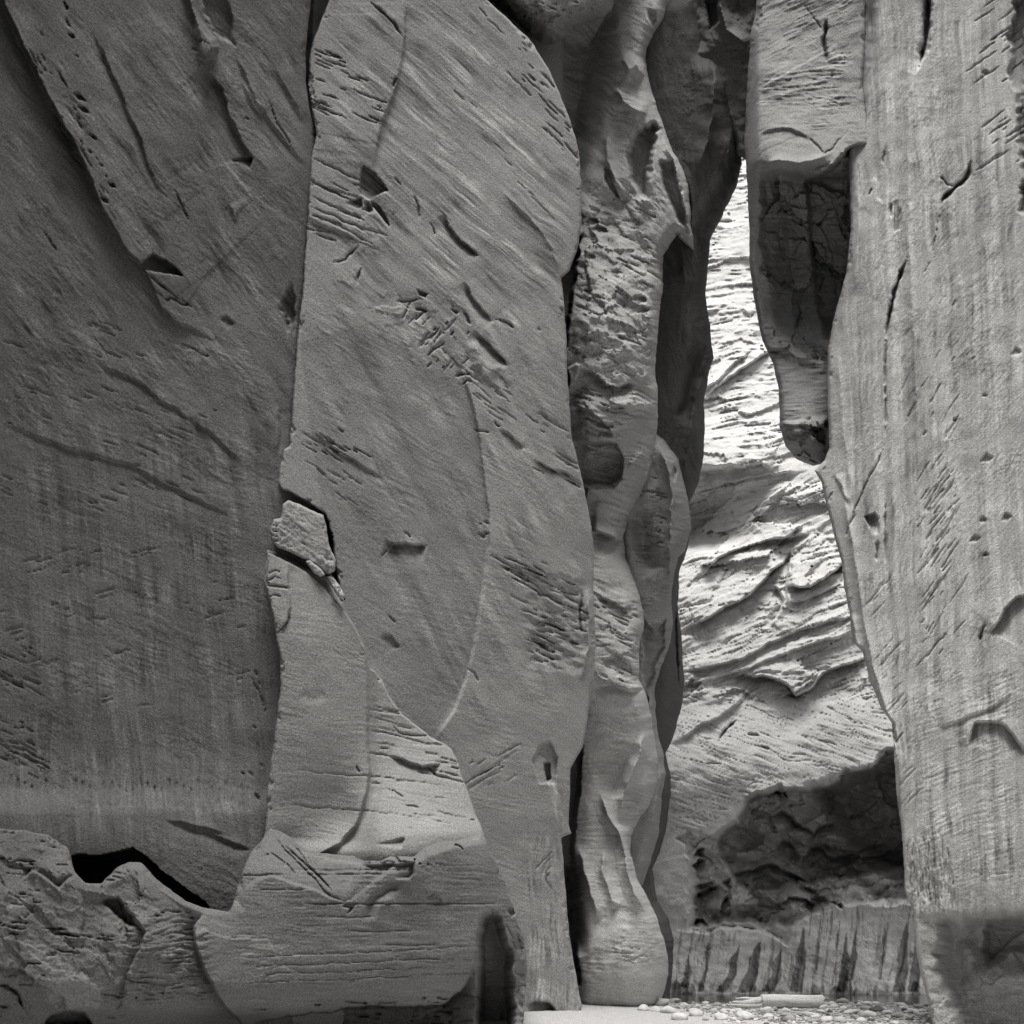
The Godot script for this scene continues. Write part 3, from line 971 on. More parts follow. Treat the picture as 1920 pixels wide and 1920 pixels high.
	r.strokes([1085, 360, 1200, 370, 1245, 480, 1245, 680, 1065, 690, 1065, 480], 25, 70, 26, 1.7, 0.072, 1)
	for s in [[1108, 414, 13, .18], [1122, 430, 15, .2], [1103, 480, 11, .13], [1196, 560, 14, .16]]:
		r.scar([s[0] - s[2], s[1], s[0] - s[2] * 0.2, s[1] - s[2] * 0.6, s[0] + s[2], s[1] - s[2] * 0.2, s[0] + s[2] * 1.3, s[1] + s[2] * 0.5, s[0] + s[2] * 0.2, s[1] + s[2] * 0.9], 0.3, -0.9, s[2] * 1.6, s[3])
	r.facet([1085, 360, 1200, 370, 1245, 470, 1240, 780, 1070, 780, 1070, 500], 15, 0.05, 35, 1.7, 20, 21, true)
	r.facet([1085, 330, 1200, 340, 1245, 470, 1240, 780, 1070, 780, 1070, 480], 34, 0.09, 50, 1.5, 24, 22, true)
	r.patch([1062, 690, 1080, 676, 1092, 682, 1086, 712, 1066, 728], 0.22, 5, 2)
	r.ledge([1085, 690, 1110, 700, 1140, 722, 1160, 728, 1190, 712], -1.0, 0.05, 18, 0.3, 16)
	# overhanging belly and the box below it
	r.beds([1068, 700, 1240, 720, 1230, 830, 1072, 830], 18, 5, 12, 0.07, 0.09, 26, 14, 32)
	r.strokes([1070, 720, 1180, 740, 1170, 830, 1075, 830], 18, 21, 30, 1.7, 0.08, 2)
	r.ledge([1075, 760, 1110, 775, 1140, 800, 1150, 820], -1.0, 0.15, 14, 0.12, 10)
	r.patch([1076, 828, 1120, 826, 1156, 830, 1170, 860, 1165, 900, 1145, 912, 1090, 910], -0.42, 6, 2)
	r.gash([1076, 828, 1160, 828, 1165, 905, 1085, 908], 2, 2.6, 22.4, 0.048, 0.11, 6, 3)
	r.ledge([1090, 912, 1120, 914, 1152, 914, 1170, 895], 1.0, 0.2, 24, 0.1, 8)
	r.ridge([1222, 850, 1212, 900, 1185, 960, 1172, 1000], 6, 0.18)
	r.ridge([1205, 845, 1185, 870, 1175, 880], 8, 0.15)
	r.ledge([1108, 998, 1130, 1001, 1145, 1004, 1155, 1012, 1170, 1008], -1.0, 0.22, 26, 0.25, 14)
	r.strokes([1110, 1100, 1190, 1110, 1210, 1180, 1198, 1280, 1115, 1280], 25, 37, 26, 1.7, 0.08, 4)
	r.ledge([1118, 1115, 1150, 1130, 1180, 1150], -1.0, 0.1, 14, 0.12, 10)
	r.scar([1118, 1170, 1135, 1175, 1142, 1160, 1150, 1190, 1130, 1195], 0, -1, 30, 0.12)
	r.scar([1130, 1240, 1155, 1225, 1180, 1245, 1190, 1270, 1160, 1285, 1140, 1270], 0.2, -1, 50, 0.2)
	r.ledge([1112, 1268, 1150, 1285, 1185, 1295, 1215, 1290], -1.0, 0.12, 14, 0.1, 14)
	r.patch([1030, 1385, 1096, 1395, 1088, 1480, 1080, 1560, 1077, 1700, 1090, 1850, 1030, 1850], -0.8, 9, 3)
	r.patch([1030, 470, 1094, 436, 1082, 520, 1070, 600, 1064, 650, 1030, 650], -0.6, 9, 3)
	# the flowing pillar at the foot
	r.ridge([1122, 1470, 1132, 1505, 1140, 1530, 1160, 1560, 1172, 1600, 1178, 1640, 1195, 1685, 1215, 1720], 8, 0.3)
	r.ridge([1210, 1370, 1198, 1420, 1180, 1460, 1166, 1500, 1164, 1540], 8, 0.24)
	r.ridge([1130, 1590, 1132, 1640, 1145, 1680, 1165, 1705], 9, 0.18)
	r.ridge([1083, 1580, 1092, 1620, 1110, 1680, 1125, 1730], 14, 0.21)
	r.ridge([1145, 1400, 1150, 1450, 1155, 1500], 26, -0.16)
	r.ridge([1195, 1470, 1185, 1520, 1178, 1560], 20, -0.3)
	r.ridge([1068, 1600, 1074, 1700, 1084, 1800], 14, -0.525)
	r.beds([1080, 1560, 1230, 1600, 1252, 1860, 1090, 1880], 3, 3, 16, 0.014, 0.05, 12, 20, 5)
	r.gash([1150, 1775, 1250, 1765, 1252, 1815, 1150, 1815], 0, 3.5, 3.2, 0.04, 0.16, 10, 6)
	finish(r, "rock_column", "tall knobby sandstone column with a smooth flowing foot on the sand", "rock", 26, 0.7, 1.6)
	# the stone jammed above
	r = Rock.new()
	r.setup([860, -220, 1000, -300, 1130, -250, 1200, -170, 1210, -90, 1185, -30, 1153, 0, 1147, 20, 1128, 33, 1100, 43, 1067, 63, 1040, 83, 1013, 80, 993, 67, 960, 37, 917, 0, 860, -120], 2.5, STEP,
		[860, 1000, 1220], [-520, -200, 0, 83], [[16.7, 16.5, 16.9], [16.4, 16.1, 16.5], [16.4, 16.2, 16.5], [16.6, 16.5, 16.8]], 351)
	r.stone(0.12, 0.06, 0.016, 0.01, 20, 0.15, 0.34, 0.2)
	r.gash([930, 0, 1150, 0, 1100, 50, 1030, 80, 980, 60], 10, 3.5, 3.2, 0.048, 0.16, 8, 1)
	finish(r, "boulder", "rough boulder jammed high between the slab and the column", "boulder", 40, 0.9, 1.2, 60)

func left_slab() -> void:
	var r := Rock.new()
	r.setup([640, -900, 780, -900, 880, -60, 913, 0, 960, 43, 993, 73, 1027, 127, 1050, 177, 1070, 227, 1087, 287, 1090, 350, 1090, 427, 1083, 467, 1067, 507, 1052, 522, 1057, 567, 1062, 633, 1063, 673, 1067, 750, 1073, 823, 1093, 907, 1110, 990, 1113, 1040, 1113, 1107, 1117, 1207, 1113, 1273, 1107, 1290, 1102, 1347, 1093, 1400, 1070, 1440, 1067, 1547, 1072, 1563, 1053, 1570, 1057, 1630, 1063, 1697, 1067, 1753, 1080, 1827, 1091, 1885, 1082, 1912, 1060, 1925, 960, 1960, 480, 2000, 490, 1560, 500, 1527, 500, 1497, 513, 1393, 527, 1280, 524, 1230, 510, 1150, 494, 1092, 497, 1060, 500, 1028, 530, 1040, 570, 1060, 612, 1082, 640, 1128, 630, 1070, 625, 1020, 608, 962, 575, 942, 545, 925, 528, 920, 522, 910, 525, 873, 532, 842, 543, 836, 550, 740, 557, 640, 567, 550, 573, 467, 580, 367, 583, 300, 593, 253, 587, 213, 577, 160, 580, 110, 587, 77, 617, 0, 632, -80], 0.9, STEP,
		[480, 560, 700, 850, 1000, 1070, 1117], [-1500, 0, 400, 800, 1200, 1500, 1700, 1950],
		[[13.8, 14.2, 14.9, 15.6, 16, 16, 16], [13.4, 13.7, 14.35, 15.0, 15.9, 16.2, 16.4], [13.25, 13.5, 14.1, 14.75, 15.5, 15.9, 16.2], [13.05, 13.3, 13.9, 14.55, 15.25, 15.7, 16.1],
		[12.9, 13.15, 13.75, 14.45, 15.25, 15.7, 16.1], [12.9, 13.1, 13.7, 14.45, 15.3, 15.8, 16.1], [12.9, 13.1, 13.7, 14.5, 15.4, 15.9, 16.1], [12.9, 13.1, 13.7, 14.5, 15.5, 15.9, 16.1]], 361)
	r.stone(0.05, 0.008, 0.003, 0.003, 30, 0.10, 0.35, 0.13)
	r.beds([600, -20, 920, -20, 1100, 300, 1080, 560, 700, 560, 590, 300], 41, 6, 26, 0.005, 0.13, 9, 60, 21)
	r.beds([600, -20, 920, -20, 1100, 300, 1080, 560, 700, 560, 590, 300], 39, 2.6, 30, 0.003, 0.14, 9, 60, 22)
	r.beds([600, -20, 920, -20, 1100, 300, 1080, 660, 560, 660, 590, 300], 42, 16, 14, 0.004, 0.2, 9, 60, 26)
	r.beds([550, 500, 1080, 560, 1120, 1300, 820, 1390, 560, 900], 60, 18, 16, 0.004, 0.12, 9, 60, 27)
	r.beds([550, 500, 1080, 560, 1120, 1100, 1100, 1300, 560, 900], 30, 4, 16, 0.004, 0.10, 9, 60, 23)
	r.beds([580, 900, 1100, 1000, 1080, 1880, 880, 1900, 800, 1380], 12, 4, 16, 0.003, 0.09, 9, 60, 24)
	r.beds([980, 1560, 1080, 1560, 1090, 1900, 980, 1900], 88, 4, 14, 0.003, 0.16, 9, 14, 25)
	# sheet edges
	r.ledge([760, -20, 760, 73, 755, 107, 745, 160, 730, 200, 717, 227, 707, 283, 703, 320], 1.0, 0.06, 90, 0.04, 30, 1.0)
	r.crack([690, 0, 720, 26, 738, 45, 758, 72], 2.4, 0.08)
	r.crack([748, 142, 740, 150, 738, 165], 2.4, 0.08)
	r.strokes([578, 95, 660, 100, 720, 140, 715, 230, 660, 250, 582, 235], 21, 29, 39.7, 1.7, 0.065, 1)
	r.strokes([580, 320, 690, 330, 690, 440, 700, 470, 575, 440], 22, 20, 44.6, 1.7, 0.052, 2)
	for y in [300, 345, 372, 392, 405]: r.crack([578, y - 5, 620, y + 12, 660, y + 30, 690, y + 46], 2, 0.05, 3)
	r.ledge([575, 405, 610, 425, 650, 440, 672, 452], -1.0, 0.017, 30, 0.04, 12)
	r.scar([679, 309, 704, 324, 728, 357, 708, 366, 690, 378, 674, 365, 675, 335], 0.65, -0.75, 62, 0.26)
	r.scar([640, 381, 660, 376, 678, 370, 680, 388, 672, 393], 0.5, -0.8, 26, 0.2)
	r.scar([693, 376, 710, 385, 722, 400, 732, 427, 716, 412, 704, 396], 0.6, -0.6, 34, 0.22)
	r.pits([680, 380, 700, 384, 698, 400, 684, 396], 5, 5, 1.6, 30, 0.1, 1)
	r.scar([738, 330, 748, 340, 757, 352, 744, 344], 0.5, -0.8, 16, 0.1)
	r.crack([676, 455, 670, 465, 655, 478, 648, 488, 622, 492], 2.4, 0.08)
	r.scar([678, 500, 672, 530, 668, 540, 652, 530, 665, 522], 0.9, -0.4, 24, 0.14)
	r.crack([775, 362, 783, 385, 787, 415], 2.1, 0.07)
	r.crack([803, 415, 812, 428, 816, 444], 1.8, 0.06)
	r.ledge([833, 402, 840, 424, 852, 440, 868, 455, 882, 466, 898, 479], -1.0, 0.015, 40, 0.2, 8)
	r.ledge([872, 528, 882, 552, 896, 570, 908, 586, 924, 602], -1.0, 0.015, 40, 0.16, 7)
	r.crack([924, 602, 934, 597, 950, 604, 964, 618], 2.1, 0.07)
	r.scar([780, 540, 803, 551, 798, 558, 784, 554], 0.4, -0.9, 18, 0.18)
	r.facet([690, 540, 880, 540, 965, 720, 870, 735, 760, 680, 680, 600], 20, 0.035, 40, 1.6, 26, 21, true)
	r.facet([650, 300, 740, 320, 745, 440, 660, 560, 620, 540, 640, 400], 22, 0.03, 40, 1.6, 20, 22, true)
	r.crack([740, 566, 772, 563, 792, 560], 2, 0.07)
	r.crack([772, 562, 764, 580, 752, 600], 1.8, 0.06)
	r.crack([776, 578, 790, 580, 802, 586], 3.2, 0.12)
	r.scar([843, 578, 860, 584, 856, 592], 0.3, -0.9, 14, 0.1)
	r.crack([868, 582, 876, 596, 882, 610], 2.4, 0.09)
	r.strokes([770, 590, 880, 585, 885, 690, 800, 690], -52, 24, 26, 1.7, 0.06, 3)
	r.crack([785, 655, 800, 634, 822, 622], 2.1, 0.06)
	r.crack([800, 672, 815, 654, 836, 640], 2.1, 0.06)
	r.patch([888, 622, 950, 687, 926, 728, 900, 722, 872, 690, 874, 650], 0.09, 26, 3)
	r.ledge([893, 620, 908, 638, 922, 650, 938, 668, 952, 687], -1.0, 0.015, 40, 0.2, 8)
	r.crack([852, 706, 868, 702, 884, 700], 2.8, 0.1)
	r.crack([866, 722, 876, 712, 886, 718], 2.2, 0.08)
	r.scar([1010, 613, 1018, 622, 1006, 620], 0.3, -0.9, 12, 0.1)
	r.strokes([870, 700, 960, 720, 960, 790, 880, 790], 35, 16, 26, 1.7, 0.035, 4)
	r.crack([926, 788, 932, 796, 938, 800], 2.4, 0.09)
	r.ledge([938, 807, 952, 812, 966, 826, 984, 840], -1.0, 0.017, 20, 0.09, 8)
	r.crack([888, 806, 904, 808, 920, 812], 2.4, 0.08)
	r.strokes([985, 770, 1060, 785, 1078, 835, 1010, 808], 30, 6, 40.3, 1.7, 0.052, 5)
	r.strokes([970, 850, 1080, 860, 1098, 915, 1030, 912], 26, 9, 33.6, 1.7, 0.08, 6)
	r.ledge([1000, 862, 1040, 882, 1070, 890, 1094, 912], -1.0, 0.02, 16, 0.08, 10)
	r.strokes([880, 1020, 1000, 1040, 1112, 1090, 1110, 1150, 1000, 1120], 26, 20, 39.2, 1.7, 0.078, 7)
	r.strokes([960, 1080, 1100, 1110, 1095, 1260, 985, 1240], 22, 44, 26.9, 1.7, 0.08, 8)
	r.crack([960, 1060, 1000, 1095, 1040, 1128, 1078, 1150], 2.1, 0.05)
	r.facet([970, 1060, 1105, 1090, 1100, 1270, 985, 1255], 8, 0.09, 22, 2.6, 26, 5)
	r.pits([985, 1140, 1090, 1150, 1085, 1260, 1000, 1250], 14, 4, 2.6, 20, 0.06, 2)
	r.pits([900, 980, 920, 980, 918, 1060, 902, 1050], 8, 4, 2.0, 20, 0.07, 3)
	# weathered strip on the lower half, left
	r.strokes([550, 795, 640, 805, 715, 885, 640, 880, 560, 840], 33, 14, 33.6, 1.7, 0.06, 9)
	r.ledge([590, 812, 640, 850, 700, 885, 720, 900], -1.0, 0.015, 20, 0.05, 10)
	r.strokes([560, 855, 660, 880, 720, 950, 640, 950], 35, 14, 28, 1.7, 0.026, 10)
	r.ledge([724, 1014, 738, 1020, 758, 1017, 780, 1022, 800, 1023], -1.0, 0.018, 24, 0.2, 13, 0.8)
	r.crack([714, 1044, 728, 1030], 1.6, 0.05)
	r.crack([756, 996, 766, 1002, 770, 1010], 1.8, 0.05)
	r.ledge([712, 1194, 722, 1190, 732, 1192, 742, 1204, 750, 1214], -1.0, 0.016, 16, 0.1, 9)
	r.crack([727, 1152, 734, 1160, 742, 1168], 1.8, 0.06)
	# the tongue-shaped smooth sheet
	r.ledge([862, 690, 884, 750, 895, 800, 906, 890, 916, 960, 917, 1020, 910, 1085, 900, 1140, 893, 1190, 876, 1270, 850, 1335, 832, 1362, 812, 1384], -1.0, 0.035, 120, 0.035, 70, 0.8, 12.0)
	r.tint([560, 640, 700, 600, 860, 690, 884, 750, 906, 890, 917, 1000, 900, 1140, 876, 1270, 812, 1384, 740, 1320, 690, 1220, 640, 1130, 600, 950], 0.8, 4, 1, 0.1)
	r.crack([876, 1253, 888, 1262, 898, 1280], 1.8, 0.05)
	# the turn of the slab towards the gap
	r.ridge([930, 350, 967, 380, 1010, 427, 1037, 467, 1050, 515], 6, 0.05)
	r.strokes([900, 20, 960, 50, 1040, 170, 1085, 290, 1050, 300, 960, 150], 47, 25, 35.8, 1.7, 0.043, 11)
	r.pits([930, 20, 1000, 90, 1080, 280, 1060, 290, 980, 130], 26, 2.4, 3.4, 48, 0.04, 4)
	r.strokes([820, 120, 960, 260, 1040, 420, 960, 330], 42, 8, 56, 1.7, 0.022, 12)
	for e in [[860, 120, 910, 165, 960, 205], [840, 170, 900, 225, 930, 240], [770, 260, 860, 330, 950, 410], [930, 160, 990, 240, 1030, 300]]:
		r.line_tint(e, 7, 1.18, 4)
	# foot of the slab at the sand
	r.strokes([880, 1420, 1005, 1390, 1000, 1460, 900, 1490], -32, 12, 40.3, 1.7, 0.043, 13)
	r.scar([996, 1425, 1012, 1396, 1030, 1390, 1046, 1420, 1040, 1470, 1010, 1470], 0.3, -0.9, 90, 0.14)
	r.patch([1018, 1430, 1030, 1428, 1034, 1462, 1024, 1468], -0.25, 3, 1)
	r.ledge([1000, 1400, 1024, 1425, 1035, 1466, 1050, 1500, 1056, 1560], 1.0, 0.024, 30, 0.05, 10)
	r.tint([1024, 1470, 1046, 1460, 1050, 1560, 1040, 1530], 1.4, 5, 2)
	r.ridge([1100, 1100, 1106, 1160, 1102, 1220, 1088, 1280], 7, 0.12)
	r.crack([1092, 1110, 1086, 1150, 1092, 1195], 2.8, 0.12)
	for y in [1612, 1624, 1638, 1650]: r.crack([1000 + (y - 1612), y + 22, 1022, y - 4, 1036, y - 18], 1.9, 0.04, 2)
	for x in [996, 1004, 1012, 1020]: r.line_tint([x, 1745, x - 1, 1790, x - 2, 1822], 2.0, 1.6)
	for x in [1012, 1020]: r.line_tint([x, 1830, x - 3, 1860, x - 6, 1885], 2.4, 1.7)
	r.ledge([985, 1882, 1010, 1874, 1030, 1880, 1050, 1905], -1.0, 0.032, 40, 0.3, 20)
	finish(r, "rock_slab", "tall leaning sandstone slab, pale and smooth, scarred by small broken flakes", "rock", 4, 0.07, 1.6, 10)
	# the dark back of the crack
	r = Rock.new()
	r.setup([520, -700, 1020, -700, 1060, 200, 1040, 1500, 520, 1500], 2, 14.0, [520, 1060], [-700, 1500], [[15.6, 17.4], [15.6, 17.2]], 365)
	r.stone(0.1, 0.06, 0.01, 0.01, 30, 0.1, 0.35, 0.13)
	finish(r, "crack_rock", "shadowed rock deep inside the narrow crack behind the slab", "rock", 20, 0.3, 1.0, 10)
	# wedged block
	r = Rock.new()
	r.setup([527, 972, 531, 946, 540, 938, 560, 944, 580, 955, 606, 966, 612, 985, 615, 1010, 622, 1034, 630, 1050, 628, 1070, 616, 1078, 600, 1066, 575, 1050, 545, 1036, 520, 1026, 509, 1014, 507, 996, 513, 974], 1.2, 2.0,
		[500, 640], [930, 1080], [[12.78, 13.05], [12.72, 13.0]], 371)
	r.stone(0.02, 0.02, 0.012, 0.008, 30, 0.1, 0.36, 0.12)
	for y in [985, 995, 1004, 1012]: r.crack([508, y, 516, y + 1, 522, y + 2], 1.5, 0.05, 0.5)
	r.line_tint([545, 945, 575, 985, 600, 1030], 2.5, 1.25)
	r.ledge([605, 1040, 612, 1052, 628, 1052], 1.0, 0.017, 12, 0.04, 8)
	r.crack([562, 1016, 574, 1022], 1.5, 0.05, 0.5)
	finish(r, "rock_block", "pale broken block wedged in the crack beside the tall slab", "rock", 5, 0.08, 0.4, 8)
	r = Rock.new()
	r.setup([572, 1052, 582, 1050, 604, 1068, 610, 1078, 600, 1082, 588, 1074], 0.8, 1.6, [560, 640], [1040, 1140], [[12.85, 12.9], [12.85, 12.9]], 372)
	r.stone(0.02, 0.02, 0.012, 0.008, 30, 0.1, 0.40, 0.12)
	finish(r, "rock_chip", "small splinter caught directly under the wedged block", "rock", 4, 0.07, 0.3, 6)
	r = Rock.new()
	r.setup([612, 1080, 622, 1078, 634, 1094, 646, 1116, 644, 1128, 634, 1118, 622, 1100], 0.8, 1.6, [560, 660], [1040, 1140], [[12.95, 13.0], [12.95, 13.0]], 373)
	r.stone(0.02, 0.02, 0.012, 0.008, 30, 0.1, 0.46, 0.12)
	finish(r, "rock_chip", "narrow splinter in the tapering lower end of the block's crack", "rock", 4, 0.07, 0.3, 6)

func left_face() -> void:
	var r := Rock.new()
	r.setup([-1700, -2600, 640, -2600, 600, -60, 583, 0, 577, 50, 573, 100, 573, 150, 580, 200, 610, 300, 625, 900, 620, 1500, 600, 1760, 560, 2100, -1700, 2600], 1.0, STEP * 1.2,
		[-1700, -700, 0, 250, 420, 520, 570, 625], [-1500, 0, 300, 600, 1100, 1400, 1470, 1530, 1600, 1700, 2600],
		[[3.5, 7.5, 10.6, 11.6, 12.3, 12.8, 13.2, 13.9], [4.3, 8.6, 11.55, 12.4, 12.9, 13.2, 13.5, 14.3], [4.4, 8.7, 11.65, 12.4, 12.9, 13.25, 13.55, 14.3], [4.4, 8.8, 11.7, 12.5, 12.95, 13.25, 13.6, 14.3],
		[4.6, 9.0, 11.9, 12.6, 12.9, 13.1, 13.5, 14.3], [4.6, 9.0, 11.9, 12.6, 12.9, 13.05, 13.4, 14.2], [4.6, 8.95, 11.85, 12.55, 12.86, 13.02, 13.4, 14.2], [4.5, 8.8, 11.65, 12.4, 12.75, 12.95, 13.35, 14.2], [4.5, 8.8, 11.62, 12.36, 12.72, 12.93, 13.33, 14.2], [4.5, 8.7, 11.62, 12.36, 12.7, 12.9, 13.3, 14.2], [4.5, 8.7, 11.5, 12.3, 12.7, 12.9, 13.3, 14.2]], 381)
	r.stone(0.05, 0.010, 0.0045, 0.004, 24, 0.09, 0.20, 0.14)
	r.beds([-20, -20, 600, -20, 600, 700, -20, 800], 50, 4, 16, 0.004, 0.12, 9, 60, 11)
	r.beds([-20, -20, 600, -20, 600, 900, -20, 900], 55, 18, 9, 0.004, 0.16, 9, 60, 15)
	r.beds([-20, 700, 600, 700, 560, 1640, -20, 1640], 84, 15, 24, 0.003, 0.12, 9, 90, 16)
	r.beds([-20, 600, 560, 500, 560, 1300, -20, 1400], 20, 4, 14, 0.005, 0.10, 9, 80, 12)
	r.beds([-20, 900, 560, 900, 540, 1640, -20, 1640], 87, 3, 30, 0.002, 0.10, 9, 90, 13)
	# the diagonal rail and the layer that overhangs it
	r.ledge([-150, -330, -60, -130, 2, -20, 7, 10, 37, 73, 67, 133, 100, 200, 140, 273, 167, 330, 187, 383, 213, 430, 240, 473, 262, 492, 282, 530, 300, 575, 330, 606, 362, 616, 400, 640], -1.0, 0.13, 110, 0.20, 40, 1.5, 3.0)
	r.ridge([7, 10, 37, 73, 67, 133, 100, 200, 140, 273], 3.5, 0.05, 0.6)
	r.strokes([40, 60, 80, 60, 200, 330, 220, 420, 180, 380, 110, 240], 62, 35, 26, 1.7, 0.043, 1)
	r.scar([262, 494, 287, 476, 312, 488, 330, 502, 347, 520, 320, 514, 290, 512, 272, 506], 0.45, -0.9, 40, 0.3)
	r.strokes([270, 510, 350, 560, 370, 620, 310, 590], 40, 8, 28, 1.7, 0.052, 2)
	r.crack([305, 565, 322, 558, 345, 572, 362, 570], 2.1, 0.06)
	r.ledge([412, 596, 425, 592, 440, 606], -1.0, 0.015, 14, 0.07, 8)
	# the second diagonal crack
	r.ledge([173, 57, 200, 117, 227, 173, 240, 213, 263, 260, 277, 307, 293, 347, 310, 368], -1.0, 0.016, 60, 0.07, 9)
	r.crack([118, 0, 124, 14, 128, 22], 2.4, 0.1)
	r.crack([122, 32, 132, 52], 1.8, 0.06)
	r.crack([327, 353, 340, 384, 357, 418], 1.9, 0.06)
	r.pits([150, 60, 320, 380, 300, 390, 200, 200], 8, 2.6, 3, 62, 0.05, 1)
	for s in [[134, 68, 9], [147, 182, 13], [156, 206, 12], [174, 257, 9], [143, 105, 5], [189, 310, 6], [210, 348, 9], [195, 376, 9], [462, 222, 5]]:
		r.scar([s[0] - s[2], s[1] - s[2] * 0.7, s[0] + s[2] * 0.3, s[1] - s[2] * 0.5, s[0] + s[2] * 1.2, s[1] + s[2] * 0.7, s[0] - s[2] * 0.2, s[1] + s[2] * 0.4], 0.4, -0.9, s[2] * 1.8, 0.11, 1.2)
	# the hanging lump
	r.patch([336, -20, 352, 8, 362, 40, 366, 78, 366, 106, 384, 116, 402, 106, 410, 88, 400, 66, 384, 44, 366, 14, 356, -20], 0.24, 12, 2)
	r.patch([372, -20, 425, -20, 436, 40, 444, 90, 430, 84, 412, 76, 398, 54, 380, 22], -0.16, 9, 3)
	r.tint([372, -20, 425, -20, 436, 40, 444, 90, 430, 84, 412, 76, 398, 54, 380, 22], 1.4, 8, 3)
	r.strokes([350, 0, 412, 60, 410, 112, 366, 112], 30, 9, 26, 1.7, 0.043, 3)
	r.ledge([378, 122, 404, 152, 417, 165, 430, 215, 450, 260, 473, 296, 470, 318], -1.0, 0.021, 60, 0.12, 24)
	r.scar([428, 302, 450, 296, 474, 296, 471, 318, 450, 308], 0.3, -0.9, 22, 0.18)
	r.tint([412, 120, 436, 120, 440, 180, 420, 150], 1.25, 8, 4)
	for e in [[440, 100, 480, 190, 530, 260, 574, 312], [515, 130, 545, 185, 572, 230], [452, 155, 470, 190, 490, 215], [430, 385, 440, 408, 446, 408]]:
		r.line_tint(e, 3.5, 1.45, 2)
		r.ledge(e, -1.0, 0.03, 20, 0.03, 10)
	for k in 5: r.line_tint([150 + k * 10, 80 + k * 14, 220 + k * 8, 50 + k * 14, 290 + k * 6, 28 + k * 16, 360, 22 + k * 18, 470, 40 + k * 24, 540, 95 + k * 30], 2.2, 1.16, 2)
	for k in 4: r.line_tint([0, 185 + k * 14, 30, 160 + k * 12, 55, 152 + k * 12], 2.2, 1.16, 2)
	r.crack([80, 430, 94, 455, 108, 474], 1.8, 0.06)
	# long cross-bedding breaks
	r.ledge([176, 680, 215, 696, 262, 716, 300, 750, 325, 762, 356, 786, 372, 780], -1.0, 0.015, 30, 0.05, 8)
	r.ledge([356, 786, 398, 814, 428, 846, 452, 862], -1.0, 0.015, 30, 0.045, 8)
	r.ledge([0, 790, 60, 815, 120, 838, 165, 850, 250, 874, 310, 908, 365, 934, 440, 972], -1.0, 0.0145, 40, 0.04, 8)
	r.crack([370, 662, 394, 668], 2.4, 0.06)
	r.strokes([-20, 600, 350, 600, 450, 860, 300, 1000, -20, 1000], 22, 70, 26, 1.7, 0.026, 4)
	r.strokes([-20, 1000, 400, 1000, 500, 1300, -20, 1400], -14, 70, 26, 1.7, 0.022, 5)
	r.strokes([-20, 1200, 60, 1200, 80, 1480, -20, 1480], 25, 56, 28, 1.7, 0.043, 6)
	for e in [[500, 180, 520, 230, 555, 290], [470, 1270, 488, 1300, 500, 1345], [478, 1255, 484, 1275]]: r.crack(e, 2.0, 0.05)
	r.ledge([512, 760, 520, 765, 525, 800, 518, 850], 1.0, 0.017, 14, 0.04, 10)
	r.patch([520, 580, 548, 515, 556, 560, 552, 640, 542, 600], -0.14, 8, 3)
	r.patch([528, 572, 545, 605, 540, 640, 532, 610], -0.1, 6, 2)
	r.pits([460, 1250, 500, 1260, 495, 1500, 440, 1480], 9, 3, 2.2, 60, 0.05, 2)
	# rills on the bulge over the dark slot
	for k in 34: r.crack([20 + k * 13.5, 1450 + (k * 37 % 30), 18 + k * 13.5 + (k * 7 % 5), 1480 + (k * 53 % 50)], 1.5, 0.03, 1.0)
	r.ledge([325, 1545, 385, 1560, 430, 1578, 470, 1594], -1.0, 0.017, 16, 0.06, 8)
	r.ledge([310, 1538, 360, 1546, 420, 1564], -1.0, 0.015, 10, 0.04, 6)
	r.line_tint([180, 1512, 300, 1512, 400, 1518, 500, 1526], 3.5, 1.25)  # painted light: paler line where the bulge faces up
	r.patch([136, 1606, 150, 1602, 180, 1606, 212, 1600, 249, 1590, 268, 1602, 300, 1630, 340, 1662, 372, 1682, 390, 1700, 390, 1760, 120, 1760], -1.1, 4, 1.5)
	finish(r, "rock_cliff", "dark flat rock face crossed by a diagonal overhanging ledge", "rock", 5, 0.1, 2.0, 10)

